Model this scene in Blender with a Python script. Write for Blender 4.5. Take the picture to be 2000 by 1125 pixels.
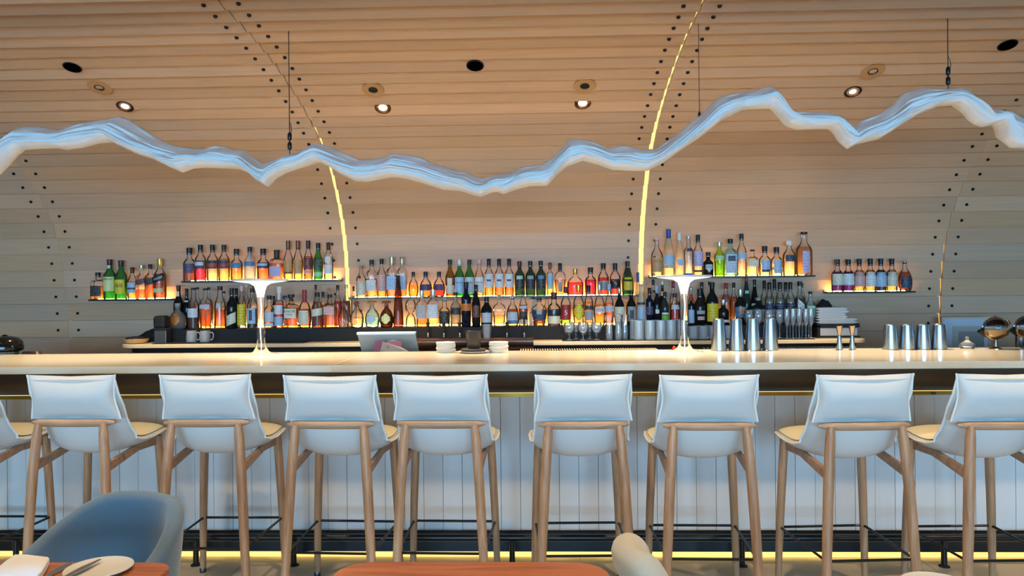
import bpy, math, random
import numpy as np
from mathutils import Vector, Matrix
random.seed(7)
for o in list(bpy.data.objects):
    bpy.data.objects.remove(o)
S = bpy.context.scene
C = S.collection

# ------------------------------------------------------------------ camera
FOC = 1500.0
EYE = Vector((0, 0, 1.46))
PSI, RHO = math.radians(1.82), math.radians(.55)
c_, s_ = math.cos(RHO), math.sin(RHO)
FWD = Vector((-math.sin(PSI), math.cos(PSI), 0))
RGT = Vector((math.cos(PSI), math.sin(PSI), 0))
UP = Vector((0, 0, 1))
cd = bpy.data.cameras.new('camera')
cd.sensor_width = 36.0
cd.lens = FOC / 2000 * 36.0
cd.clip_start = .05
cam = bpy.data.objects.new('camera', cd)
C.objects.link(cam)
Rc, Uc = RGT * c_ - UP * s_, RGT * s_ + UP * c_
cam.matrix_world = Matrix(((Rc.x, Uc.x, -FWD.x, EYE.x), (Rc.y, Uc.y, -FWD.y, EYE.y), (Rc.z, Uc.z, -FWD.z, EYE.z), (0, 0, 0, 1)))
S.camera = cam

# ------------------------------------------------------------------ world, daylight, exposure
w = bpy.data.worlds.new('world')
S.world = w
w.use_nodes = True
w.node_tree.nodes['Background'].inputs[0].default_value = (.62, .78, 1.0, 1)
w.node_tree.nodes['Background'].inputs[1].default_value = .6
S.view_settings.view_transform = 'Standard'
S.view_settings.look = 'None'
S.view_settings.gamma = 1.0
S.view_settings.use_curve_mapping = False
S.view_settings.exposure = 0.42
cy = S.cycles
cy.transparent_max_bounces = 40
cy.max_bounces = 8
cy.caustics_reflective = False
cy.caustics_refractive = False
cy.sample_clamp_indirect = 6.0
WINDOWS = (-3.9, -1.3, 1.3, 3.9)     # centres of the four tall windows in the rear wall
for i, x in enumerate(WINDOWS):
    ld = bpy.data.lights.new('window_daylight', 'AREA')
    ld.shape = 'RECTANGLE'
    ld.size, ld.size_y = 2.1, 2.0
    ld.energy = 250
    ld.color = (.29, .63, 1.0)
    lo = bpy.data.objects.new('window_daylight', ld)
    lo.location = (x, -7.95, 1.5)
    lo.rotation_euler = (math.radians(90), 0, 0)
    C.objects.link(lo)


def ray(px, py):
    u, v = (px - 1000) / FOC, (562.5 - py) / FOC
    return RGT * (u * c_ + v * s_) + FWD + UP * (-u * s_ + v * c_)


def at(px, py, Y):                   # photograph pixel + distance from the camera wall -> point in the room
    d = ray(px, py)
    return EYE + d * (Y / d.y)


def at_z(px, py, z, ymax=99):
    d = ray(px, py)
    p = EYE + d * ((z - EYE.z) / d.z)
    return p if p.y <= ymax else at(px, py, ymax)


def pxm(n, Y):                       # a length of n pixels at distance Y, in metres
    return n * Y / FOC


# ------------------------------------------------------------------ helpers
class MB:
    def __init__(self):
        self.v, self.f, self.m, self.cur = [], [], [], 0

    def add(self, vs, fs):
        b = len(self.v)
        self.v += [tuple(p) for p in vs]
        self.f += [tuple(i + b for i in q) for q in fs]
        self.m += [self.cur] * len(fs)
        return self

    def box(self, x0, x1, y0, y1, z0, z1):
        return self.add([(x0, y0, z0), (x1, y0, z0), (x1, y1, z0), (x0, y1, z0), (x0, y0, z1), (x1, y0, z1), (x1, y1, z1), (x0, y1, z1)],
                        [(0, 3, 2, 1), (4, 5, 6, 7), (0, 1, 5, 4), (1, 2, 6, 5), (2, 3, 7, 6), (3, 0, 4, 7)])

    def tube(self, path, rad, seg=10, caps=True, closed=False, flat=1.0):
        P = [Vector(p) for p in path]
        n = len(P)
        rad = rad if isinstance(rad, (list, tuple)) else [rad] * n
        vs, fs = [], []
        nrm = None
        for i in range(n):
            a = P[(i - 1) % n] if (closed or i > 0) else P[i]
            b = P[(i + 1) % n] if (closed or i < n - 1) else P[i]
            t = (b - a).normalized()
            if nrm is None:
                nrm = t.orthogonal().normalized()
            nrm = (nrm - t * nrm.dot(t)).normalized()
            bi = t.cross(nrm)
            for k in range(seg):
                q = 2 * math.pi * k / seg
                vs.append(P[i] + (nrm * math.cos(q) + bi * math.sin(q) * flat) * rad[i])
        for i in range(n if closed else n - 1):
            for k in range(seg):
                j, l = (i + 1) % n, (k + 1) % seg
                fs.append((i * seg + k, i * seg + l, j * seg + l, j * seg + k))
        if caps and not closed:
            fs.append(tuple(range(seg))[::-1])
            fs.append(tuple((n - 1) * seg + k for k in range(seg)))
        return self.add(vs, fs)

    def lathe(self, prof, seg=24, n=2.0, sy=1.0, o=(0, 0, 0), cap0=True, cap1=True):
        vs, fs = [], []
        for r, z in prof:
            for k in range(seg):
                q = 2 * math.pi * (k + .5) / seg
                cx, sx = math.cos(q), math.sin(q)
                e = 2.0 / n
                vs.append((o[0] + r * math.copysign(abs(cx) ** e, cx), o[1] + sy * r * math.copysign(abs(sx) ** e, sx), o[2] + z))
        m = len(prof)
        for i in range(m - 1):
            for k in range(seg):
                l = (k + 1) % seg
                fs.append((i * seg + k, i * seg + l, (i + 1) * seg + l, (i + 1) * seg + k))
        if cap0:
            fs.append(tuple(range(seg))[::-1])
        if cap1:
            fs.append(tuple((m - 1) * seg + k for k in range(seg)))
        return self.add(vs, fs)

    def sphere(self, o, r, seg=20, rings=12, sz=1.0):
        pr = [(max(1e-4, r * math.sin(math.pi * i / rings)), -sz * r * math.cos(math.pi * i / rings)) for i in range(rings + 1)]
        return self.lathe(pr, seg, o=o)

    def grid(self, rows, wrap=False):
        n, m = len(rows), len(rows[0])
        fs = []
        for i in range(n - 1):
            for j in range(m if wrap else m - 1):
                k = (j + 1) % m
                fs.append((i * m + j, i * m + k, (i + 1) * m + k, (i + 1) * m + j))
        return self.add([p for r in rows for p in r], fs)

    def xform(self, M4):
        self.v = [tuple(M4 @ Vector(p)) for p in self.v]
        return self

    def mesh(self, name, mats, smooth=False):
        me = bpy.data.meshes.new(name)
        me.from_pydata(self.v, [], self.f)
        for mt in (mats if isinstance(mats, (list, tuple)) else [mats]):
            me.materials.append(mt)
        me.polygons.foreach_set('material_index', self.m)
        if smooth:
            me.polygons.foreach_set('use_smooth', [True] * len(me.polygons))
            if smooth != 'all':
                try:
                    me.set_sharp_from_angle(angle=math.radians(smooth if not isinstance(smooth, bool) else 40))
                except Exception:
                    pass
        me.update()
        return me

    def build(self, name, mats, parent=None, smooth=False, bevel=0, loc=None, rot=None, subsurf=0):
        return link(name, self.mesh(name, mats, smooth), parent, loc, rot, bevel, subsurf)


def link(name, me, parent=None, loc=None, rot=None, bevel=0, subsurf=0):
    o = bpy.data.objects.new(name, me)
    C.objects.link(o)
    o.parent = parent
    if loc is not None:
        o.location = loc
    if rot is not None:
        o.rotation_euler = rot
    if bevel:
        b = o.modifiers.new('bevel', 'BEVEL')
        b.width, b.segments, b.limit_method = bevel, 2, 'ANGLE'
        b.angle_limit = math.radians(40)
    if subsurf:
        b = o.modifiers.new('subdivision', 'SUBSURF')
        b.levels = b.render_levels = subsurf
    return o


def tag(o, label, cat=None, group=None, kind=None):
    if label:
        o['label'] = label
    if cat:
        o['category'] = cat
    if group:
        o['group'] = group
    if kind:
        o['kind'] = kind
    return o


def thing(name, label, cat, loc=(0, 0, 0), rotz=0, group=None):
    o = bpy.data.objects.new(name, None)
    o.empty_display_size = .05
    C.objects.link(o)
    o.location = loc
    o.rotation_euler = (0, 0, rotz)
    return tag(o, label, cat, group)


def copy_tree(o, parent=None):
    c = o.copy()
    C.objects.link(c)
    c.parent = parent
    for ch in list(o.children):
        copy_tree(ch, c)
    return c


# ------------------------------------------------------------------ materials
def srgb(*c):
    c = [x / 255 for x in c]
    return tuple(x / 12.92 if x <= .04045 else ((x + .055) / 1.055) ** 2.4 for x in c) + (1,)


_M = {}


def new_mat(name):
    m = bpy.data.materials.new(name)
    m.use_nodes = True
    nt = m.node_tree
    return m, nt, nt.nodes['Principled BSDF']


def plain(name, col, rough=.5, metal=0, spec=.5, noise=0, nscale=40, bump=0, coat=0, sheen=0):
    if name in _M:
        return _M[name]
    m, nt, b = new_mat(name)
    b.inputs['Base Color'].default_value = col
    b.inputs['Roughness'].default_value = rough
    b.inputs['Metallic'].default_value = metal
    b.inputs['Specular IOR Level'].default_value = spec
    b.inputs['Coat Weight'].default_value = coat
    b.inputs['Sheen Weight'].default_value = sheen
    if noise or bump:
        tc = nt.nodes.new('ShaderNodeTexCoord')
        nz = nt.nodes.new('ShaderNodeTexNoise')
        nz.inputs['Scale'].default_value = nscale
        nz.inputs['Detail'].default_value = 5
        nt.links.new(tc.outputs['Object'], nz.inputs['Vector'])
        if noise:
            mx = nt.nodes.new('ShaderNodeMix')
            mx.data_type = 'RGBA'
            mx.inputs['A'].default_value = tuple(x * (1 - noise) for x in col[:3]) + (1,)
            mx.inputs['B'].default_value = tuple(min(1, x * (1 + noise)) for x in col[:3]) + (1,)
            nt.links.new(nz.outputs['Fac'], mx.inputs['Factor'])
            nt.links.new(mx.outputs['Result'], b.inputs['Base Color'])
        if bump:
            bp = nt.nodes.new('ShaderNodeBump')
            bp.inputs['Strength'].default_value = bump
            bp.inputs['Distance'].default_value = .002
            nt.links.new(nz.outputs['Fac'], bp.inputs['Height'])
            nt.links.new(bp.outputs['Normal'], b.inputs['Normal'])
    _M[name] = m
    return m


def wood(name, dark, light, stretch, rough=.55, vary=.12, hue=.0, fine=1.0, coat=0):
    """grain running along the axis with the small stretch value; every object shifted and tinted by its own random number"""
    m, nt, b = new_mat(name)
    N, L = nt.nodes.new, nt.links.new
    tc = N('ShaderNodeTexCoord')
    oi = N('ShaderNodeObjectInfo')
    mp = N('ShaderNodeMapping')
    mp.inputs['Scale'].default_value = stretch
    ad = N('ShaderNodeVectorMath')
    ad.operation = 'MULTIPLY_ADD'
    ad.inputs[1].default_value = (37, 23, 51)
    cmb = N('ShaderNodeCombineXYZ')
    for k in range(3):
        L(oi.outputs['Random'], cmb.inputs[k])
    L(cmb.outputs[0], ad.inputs[0])
    L(tc.outputs['Object'], ad.inputs[2])
    L(ad.outputs[0], mp.inputs['Vector'])
    nz = N('ShaderNodeTexNoise')
    nz.inputs['Scale'].default_value = 3.0 * fine
    nz.inputs['Detail'].default_value = 7
    nz.inputs['Roughness'].default_value = .62
    nz.inputs['Distortion'].default_value = .6
    L(mp.outputs[0], nz.inputs['Vector'])
    cr = N('ShaderNodeValToRGB')
    cr.color_ramp.elements[0].position, cr.color_ramp.elements[1].position = .3, .72
    cr.color_ramp.elements[0].color, cr.color_ramp.elements[1].color = dark, light
    L(nz.outputs['Fac'], cr.inputs[0])
    hs = N('ShaderNodeHueSaturation')
    mr = N('ShaderNodeMapRange')
    mr.inputs['To Min'].default_value, mr.inputs['To Max'].default_value = 1 - vary, 1 + vary
    L(oi.outputs['Random'], mr.inputs['Value'])
    L(mr.outputs[0], hs.inputs['Value'])
    if hue:
        m2 = N('ShaderNodeMath')
        m2.operation = 'MULTIPLY'
        m2.inputs[1].default_value = 7.31
        m3 = N('ShaderNodeMath')
        m3.operation = 'FRACT'
        mr2 = N('ShaderNodeMapRange')
        mr2.inputs['To Min'].default_value, mr2.inputs['To Max'].default_value = 1 - hue, 1 + hue
        L(oi.outputs['Random'], m2.inputs[0])
        L(m2.outputs[0], m3.inputs[0])
        L(m3.outputs[0], mr2.inputs['Value'])
        L(mr2.outputs[0], hs.inputs['Saturation'])
    L(cr.outputs[0], hs.inputs['Color'])
    L(hs.outputs[0], b.inputs['Base Color'])
    b.inputs['Roughness'].default_value = rough
    b.inputs['Coat Weight'].default_value = coat
    bp = N('ShaderNodeBump')
    bp.inputs['Strength'].default_value = .12
    bp.inputs['Distance'].default_value = .002
    L(nz.outputs['Fac'], bp.inputs['Height'])
    L(bp.outputs['Normal'], b.inputs['Normal'])
    return m


def emit(name, col, strength):
    if name in _M:
        return _M[name]
    m = bpy.data.materials.new(name)
    m.use_nodes = True
    nt = m.node_tree
    nt.nodes.clear()
    e = nt.nodes.new('ShaderNodeEmission')
    o = nt.nodes.new('ShaderNodeOutputMaterial')
    e.inputs[0].default_value, e.inputs[1].default_value = col, strength
    nt.links.new(e.outputs[0], o.inputs[0])
    _M[name] = m
    return m


def thin(name, col, body=0.0, bodycol=None, gloss=1.0, rough=.03, trans=.5, ior=1.3):
    """thin coloured glass or liquid: see-through tint, sharp sheen, and a share of milky scattering"""
    if name in _M:
        return _M[name]
    m = bpy.data.materials.new(name)
    m.use_nodes = True
    nt = m.node_tree
    nt.nodes.clear()
    N, L = nt.nodes.new, nt.links.new
    out = N('ShaderNodeOutputMaterial')
    tr = N('ShaderNodeBsdfTransparent')
    tr.inputs[0].default_value = col
    first = tr.outputs[0]
    if body:
        df = N('ShaderNodeBsdfDiffuse')
        df.inputs[0].default_value = bodycol or col
        tl = N('ShaderNodeBsdfTranslucent')
        tl.inputs[0].default_value = bodycol or col
        mb = N('ShaderNodeMixShader')
        mb.inputs[0].default_value = trans
        L(df.outputs[0], mb.inputs[1])
        L(tl.outputs[0], mb.inputs[2])
        mx = N('ShaderNodeMixShader')
        mx.inputs[0].default_value = body
        L(first, mx.inputs[1])
        L(mb.outputs[0], mx.inputs[2])
        first = mx.outputs[0]
    gl = N('ShaderNodeBsdfGlossy')
    gl.inputs[0].default_value = (gloss, gloss, gloss, 1)
    gl.inputs['Roughness'].default_value = rough
    fr = N('ShaderNodeFresnel')
    fr.inputs[0].default_value = ior
    mg = N('ShaderNodeMixShader')
    L(fr.outputs[0], mg.inputs[0])
    L(first, mg.inputs[1])
    L(gl.outputs[0], mg.inputs[2])
    L(mg.outputs[0], out.inputs[0])
    _M[name] = m
    return m


def paper(key, col, ink):
    """label paper with broken lines of small print"""
    k = 'paper_' + key
    if k in _M:
        return _M[k]
    m, nt, b = new_mat(k)
    N, L = nt.nodes.new, nt.links.new
    tc = N('ShaderNodeTexCoord')
    mp = N('ShaderNodeMapping')
    mp.inputs['Scale'].default_value = (17, 0, 11)
    nz = N('ShaderNodeTexNoise')
    nz.inputs['Scale'].default_value = 1.0
    nz.inputs['Detail'].default_value = 1
    wv = N('ShaderNodeTexWave')
    wv.bands_direction = 'Z'
    wv.inputs['Scale'].default_value = 2.3
    wv.inputs['Distortion'].default_value = 1.2
    oi = N('ShaderNodeObjectInfo')
    oc = N('ShaderNodeMath')
    oc.operation = 'MULTIPLY'
    oc.inputs[1].default_value = 9.0
    L(oi.outputs['Random'], oc.inputs[0])
    L(oc.outputs[0], wv.inputs['Phase Offset'])
    L(oc.outputs[0], mp.inputs['Location'])
    L(tc.outputs['Generated'], mp.inputs['Vector'])
    L(mp.outputs[0], nz.inputs['Vector'])
    L(tc.outputs['Generated'], wv.inputs['Vector'])
    a = N('ShaderNodeMath')
    a.operation = 'MULTIPLY'
    L(nz.outputs['Fac'], a.inputs[0])
    L(wv.outputs['Fac'], a.inputs[1])
    g = N('ShaderNodeMath')
    g.operation = 'GREATER_THAN'
    g.inputs[1].default_value = .47
    L(a.outputs[0], g.inputs[0])
    mx = N('ShaderNodeMix')
    mx.data_type = 'RGBA'
    mx.inputs['A'].default_value = col
    mx.inputs['B'].default_value = tuple(.4 * x + .6 * y for x, y in zip(col, ink))
    L(g.outputs[0], mx.inputs['Factor'])
    L(mx.outputs['Result'], b.inputs['Base Color'])
    b.inputs['Roughness'].default_value = .5
    _M[k] = m
    return m


PLANK = wood('vault_plank_oak', srgb(188, 152, 121), srgb(199, 163, 131), (.7, 26, 26), .5, .10, .10)
OAK = wood('stool_oak', srgb(150, 108, 74), srgb(196, 152, 112), (16, 16, 1.3), .45, .06)
OAKX = wood('stool_oak_bar', srgb(150, 112, 82), srgb(192, 154, 120), (1.3, 16, 16), .45, .06)
WALNUT = wood('table_walnut', srgb(136, 64, 26), srgb(204, 116, 58), (1.1, 13, 13), .32, .03, 0, 1, .2)
BOARD = plain('bar_front_whitewash', srgb(214, 212, 208), .55, noise=.04, nscale=9, bump=.1)
BLACK = plain('black_steel', srgb(10, 10, 11), .35, 0, .5)
MATTE = plain('matte_black', srgb(12, 12, 13), .7)
BRONZE = plain('dark_bronze', srgb(66, 58, 48), .42, .6)
BRASS = plain('brass_trim', srgb(150, 116, 50), .35, .9)
STONE = plain('counter_stone', srgb(204, 195, 174), .16, 0, .5, .06, 22)
STONE2 = plain('back_counter_stone', srgb(206, 190, 158), .3, 0, .5, .05, 20)
STEEL = plain('brushed_steel', srgb(170, 172, 174), .24, 1)
STEELD = plain('dark_steel', srgb(92, 92, 92), .35, .9)
CHROME = plain('chrome', srgb(205, 210, 214), .07, 1)
LEATHER = plain('white_leather', srgb(205, 205, 200), .5, 0, .4, .02, 8, .12)
SEATLEATHER = plain('white_leather_warm_lit', srgb(224, 214, 184), .5, 0, .4, .02, 8, .12)  # white leather with the warm downlight cast put into its colour
PLASTER = plain('sculpture_white', srgb(224, 223, 222), .6, 0, .3)
WHITE = plain('white_plastic', srgb(232, 232, 230), .35)
TILE = plain('floor_tile', srgb(200, 184, 160), .4, 0, .4, .05, 6)
GROUT = plain('floor_grout', srgb(96, 88, 78), .8)
DARKWALL = plain('wall_backing', srgb(90, 74, 58), .8)
PAINT = plain('room_paint', srgb(220, 212, 200), .8)
LEDY = emit('seam_led', (1.0, .78, .25, 1), 1.15)
LEDS = emit('shelf_led', (1.0, .55, .16, 1), 70.0)
LEDB = emit('backbar_led', (1.0, .60, .2, 1), 65.0)
LEDF = emit('toe_led', (1.0, .66, .16, 1), 1.5)
GLASS = thin('clear_glass', (.97, .98, .98, 1), .03, (.8, .86, .9, 1))
FLUTE = thin('fluted_glass', (.92, .96, 1.0, 1), .36, (.72, .88, 1.0, 1), 1.0, .03, .12, 1.5)  # blue body tint imitates daylight reflected in the facets
STEMW = thin('stem_glass', (.95, .97, .99, 1), .14, (.85, .93, 1.0, 1), 1.0, .03, .15, 1.45)  # blue-white body share stands in for reflected daylight
REALGLASS, _nt, _b = new_mat('globe_glass')
_b.inputs['Transmission Weight'].default_value = 1
_b.inputs['Roughness'].default_value = .0
_b.inputs['IOR'].default_value = 1.33

# ------------------------------------------------------------------ the vault: wall and ceiling in lapped planks
PR = np.array([(6.02, 0.0), (6.02, .5), (6.02, 1.0), (6.005, 1.3), (5.97, 1.55), (5.93, 1.75), (5.87, 1.92), (5.75, 2.10), (5.58, 2.28), (5.43, 2.405),
               (5.27, 2.495), (5.07, 2.572), (4.83, 2.646), (4.5, 2.73), (4.19, 2.785), (3.9, 2.812), (3.6, 2.828), (3.0, 2.84), (2.0, 2.85), (-8.1, 2.85)])
_d = np.r_[0, np.cumsum(np.hypot(*np.diff(PR, axis=0).T))]
SS = np.arange(0, _d[-1], .01)
_k = np.exp(-.5 * (np.arange(-30, 31) / 11) ** 2)
_k /= _k.sum()
VY = np.convolve(np.pad(np.interp(SS, _d, PR[:, 0]), 30, mode='edge'), _k, 'valid')
VZ = np.convolve(np.pad(np.interp(SS, _d, PR[:, 1]), 30, mode='edge'), _k, 'valid')


def vault(s):
    y, z = np.interp(s, SS, VY), np.interp(s, SS, VZ)
    ty, tz = np.interp(s + .02, SS, VY) - np.interp(s - .02, SS, VY), np.interp(s + .02, SS, VZ) - np.interp(s - .02, SS, VZ)
    l = math.hypot(ty, tz)
    ty, tz = ty / l, tz / l
    return float(y), float(z), float(ty), float(tz), float(-tz), float(ty)      # point, tangent, normal into the room


def vault_off(s, n):
    y, z, ty, tz, ny, nz = vault(s)
    return y + ny * n, z + nz * n


def on_vault(px, py):
    d = ray(px, py)
    t = d.z / d.y
    a = (VZ - EYE.z) / np.maximum(VY, .05)
    for i in range(100, len(SS) - 1):
        if (a[i] - t) * (a[i + 1] - t) <= 0:
            return SS[i], at(px, py, float(VY[i]))
    return None


SEAM = [-5.98, -3.726, -1.476, .806, 3.092, 5.37]
STEP, S0 = .134, 1.104 - .134 * 4
ROWS = 42


def gap(k, s):                        # width of the lit joint at seam k
    if k == 2:
        return max(.003, np.interp(s, [1.2, 1.9, 2.6, 3.0, 3.15], [.032, .03, .017, .008, .003]))
    if k == 3:
        return np.interp(s, [1.2, 1.9, 2.6, 3.2, 4.4, 5.0], [.038, .036, .028, .014, .007, .006])
    if k == 4:
        return np.interp(s, [1.2, 1.6, 1.9, 2.3], [.013, .012, .006, .003])
    return .003


wall_back = MB()
ceiling = MB()
SPLIT = 2.73
for mb, a, b in ((wall_back, 0, SPLIT), (ceiling, SPLIT, SS[-1])):
    rows = []
    n = max(12, int((b - a) / .12))
    for i in range(n + 1):
        y, z = vault_off(a + (b - a) * i / n, -.05)
        y2, z2 = vault_off(a + (b - a) * i / n, -.09)
        rows.append([(-7, y, z), (7, y, z), (7, y2, z2), (-7, y2, z2)])
    mb.grid(rows, wrap=True)
wall_back = tag(wall_back.build('wall_back', DARKWALL, smooth=True), 'curved rear wall of lapped pale oak planks behind the bar', kind='structure')
ceiling = tag(ceiling.build('ceiling', DARKWALL, smooth=True), 'vaulted ceiling of lapped pale oak planks', kind='structure')

bolt = MB().lathe([(.011, 0), (.011, .005), (.0075, .009), (.001, .010)], 10)
bolt_me = bolt.mesh('bolt', plain('bolt_iron', srgb(34, 26, 22), .4, .7), True)
TH = .012
for r in range(ROWS):
    s0, s1 = S0 + r * STEP, S0 + (r + 1) * STEP - .0045
    y0, z0 = vault_off(s0, .021)
    y1, z1 = vault_off(s1, -.002)
    t = Vector((0, y1 - y0, z1 - z0))
    ln = t.length
    t /= ln
    nn = Vector((0, -t.z, t.y))
    par = wall_back if s0 < SPLIT else ceiling
    for k in range(5):
        xa = SEAM[k] + gap(k, s0) / 2
        xb = SEAM[k + 1] - gap(k + 1, s0) / 2
        # neighbouring panels step in and out a little at the joints
        off = (.0, .004, .0, .004, .0)[k]
        jit = random.uniform(-.0012, .0012)
        xm = (xa + xb) / 2
        o0 = Vector((xm, (y0 + y1) / 2, (z0 + z1) / 2))
        mb = MB()
        h, hl = (xb - xa) / 2, ln / 2
        q = []
        for dn in (off + jit, off + jit - TH):
            for sx, st in ((-1, -1), (1, -1), (1, 1), (-1, 1)):
                p = t * (st * hl) + nn * dn
                q.append((sx * h, p.y, p.z))
        mb.add(q, [(0, 1, 2, 3), (7, 6, 5, 4), (0, 4, 5, 1), (1, 5, 6, 2), (2, 6, 7, 3), (3, 7, 4, 0)])
        pk = mb.build('plank', PLANK, par, loc=o0)
        if s0 > 4.75 or s0 < 1.0:
            continue
        for side in (-1, 1):
            if (k == 0 and side < 0) or (k == 4 and side > 0):
                continue
            bx = side * (h - .082)
            bp = t * (-.01) + nn * (off + jit)
            bo = link('bolt', bolt_me, pk, loc=(bx, bp.y, bp.z))
            bo.rotation_mode = 'QUATERNION'
            bo.rotation_quaternion = Vector((0, 0, 1)).rotation_difference(nn)

# glowing joints between the panels
for k, sa, sb, par in ((2, .9, SPLIT, wall_back), (2, SPLIT, 3.1, ceiling), (3, .9, SPLIT, wall_back), (3, SPLIT, 5.0, ceiling), (4, 1.0, 2.0, wall_back), (1, 1.0, 1.25, wall_back)):
    rows = []
    n = int((sb - sa) / .06)
    for i in range(n + 1):
        s = sa + (sb - sa) * i / n
        ya, za = vault_off(s, -.014)
        yb, zb = vault_off(s, -.02)
        x, g = SEAM[k], gap(k, s) / 2 + .006
        rows.append([(x - g, ya, za), (x + g, ya, za), (x + g, yb, zb), (x - g, yb, zb)])
    mb = MB().grid(rows, wrap=True)
    mb.build('led_strip', LEDY if k in (2, 3) else emit('dim_seam_led', (1.0, .5, .12, 1), 1.1), par)

# rest of the room: floor with large tiles, side walls, rear wall with windows (behind the camera)
fl = MB().box(-7, 7, -8.1, 6.1, -.12, -.004).box(-7, 7, -8.05, -.555, -.004, 0)
floor = tag(fl.build('floor', TILE), 'pale stone tiled floor', kind='structure')
TS, TSY = .90, .60
for i in range(16):
    for j in range(12):
        x0, y0 = -6.98 + i * TS, -.55 + j * TSY
        if x0 > 6.6:
            continue
        mb = MB().box(-TS / 2 + .002, min(TS / 2, 7 - x0 - TS / 2) - .002, -TSY / 2 + .002, TSY / 2 - .002, -.012, 0)
        if y0 + TSY > 6.05:
            continue
        mb.build('tile', TILE, floor, loc=(x0 + TS / 2, y0 + TSY / 2, 0))
for nm, x in (('wall_left', -7.05), ('wall_right', 7.05)):
    tag(MB().box(x - .05, x + .05, -8.1, 6.1, -.1, 2.95).build(nm, PAINT), 'plain painted side wall', kind='structure')
rw = MB()
rw.box(-7, 7, -8.15, -8.02, -.1, .45)
rw.box(-7, 7, -8.15, -8.02, 2.55, 2.95)
edges = [-7] + [e for x in WINDOWS for e in (x - 1.1, x + 1.1)] + [7]
for a, b in zip(edges[::2], edges[1::2]):
    rw.box(a, b, -8.15, -8.02, .45, 2.55)
tag(rw.build('wall_rear', PAINT), 'rear wall with tall windows', kind='structure')
for i, x in enumerate(WINDOWS):
    mb = MB()
    for a, b, c, d in ((-1.1, -1.05, .45, 2.55), (1.05, 1.1, .45, 2.55), (-.02, .02, .45, 2.55), (-1.1, 1.1, .45, .5), (-1.1, 1.1, 2.5, 2.55)):
        mb.box(x + a, x + b, -8.12, -8.05, c, d)
    tag(mb.build('window_%d' % (i + 1), BLACK), 'tall dark framed window', kind='structure')

# ------------------------------------------------------------------ ceiling fixtures


def fixture(px, py, kind, label, dia):
    s, p = on_vault(px, py)
    y, z, ty, tz, ny, nz = vault(s)
    y, z = vault_off(s, .004 if kind != 'lit' else .003)
    t = thing({'lit': 'downlight', 'gimbal': 'gimbal_downlight', 'hole': 'recessed_fixture'}[kind], label, 'ceiling light' if kind != 'hole' else 'ceiling fixture', (p.x, y, z), 0,
              {'lit': 'lit downlights', 'gimbal': 'small gimbal lights', 'hole': 'black round ceiling fixtures'}[kind])
    # the plank under the fixture: line it up with that plank's own face
    r = int((s - S0) / STEP)
    s0, s1 = S0 + r * STEP, S0 + (r + 1) * STEP - .0045
    ya, za = vault_off(s0, .021)
    yb, zb = vault_off(s1, -.002)
    tv = Vector((0, yb - ya, zb - za))
    f = (s - s0) / (s1 - s0)
    nv = Vector((0, -tv.z, tv.y)).normalized()
    t.location = Vector((p.x, ya, za)) + Vector((0, tv.y, tv.z)) * f + nv * .0045
    t.rotation_mode = 'QUATERNION'
    t.rotation_quaternion = Vector((0, 0, 1)).rotation_difference(nv)
    R = dia / 2
    if kind == 'lit':
        br = plain('fixture_bronze', srgb(58, 34, 24), .35, .7)
        MB().lathe([(R * .86, -.004), (R, -.004), (R, .003), (R * .9, .0045), (R * .84, .003), (R * .8, -.004)], 28, cap0=False, cap1=False).build('trim_ring', br, t, True)
        MB().lathe([(R * .85, .002), (R * .62, -.002), (R * .56, -.0035)], 28, cap0=False, cap1=False).build('reflector', plain('fixture_reflector', srgb(120, 84, 60), .2, .9), t, True)
        MB().lathe([(R * .55, -.004), (R * .55, -.002), (R * .4, -.0005), (.001, 0)], 24).build('lens', emit('downlight_lens', (1.0, .82, .6, 1), 4), t, True)
        ld = bpy.data.lights.new('downlight_beam', 'SPOT')
        ld.energy, ld.color = 230, (1.0, .78, .50)
        ld.spot_size, ld.spot_blend, ld.shadow_soft_size = math.radians(72), .7, .04
        lo = bpy.data.objects.new('downlight_beam', ld)
        C.objects.link(lo)
        # the lamp shines straight down, whatever the tilt of the plank
        lo.location = t.location + nv * .03
    elif kind == 'gimbal':
        MB().lathe([(R, -.004), (R, .0015), (R * .98, .003), (R * .45, .0035), (R * .42, .001)], 28, cap1=False).build('wood_plate', plain('gimbal_plate_wood', srgb(176, 130, 84), .5, noise=.08, nscale=30), t, True)
        MB().lathe([(R * .42, .001), (R * .42, .004), (R * .36, .0045), (R * .34, -.002), (.001, -.002)], 24, cap0=False).build('aperture', MATTE, t, True)
        MB().tube([(R * .34 * math.cos(a), R * .34 * math.sin(a), .0042) for a in np.linspace(math.pi * 1.15, math.pi * 1.85, 9)], .003, 6).build('inner_glint', STEELD, t, True)
    else:
        MB().lathe([(R, -.004), (R, .002), (R * .95, .0035), (R * .9, .002)], 28, cap1=False).build('rim', MATTE, t, True)
        MB().lathe([(R * .92, .002), (R * .8, .0005), (.001, 0)], 28, cap0=False).build('baffle', plain('deep_black', srgb(3, 3, 3), .9, 0, 0), t, True)
    return t


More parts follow.
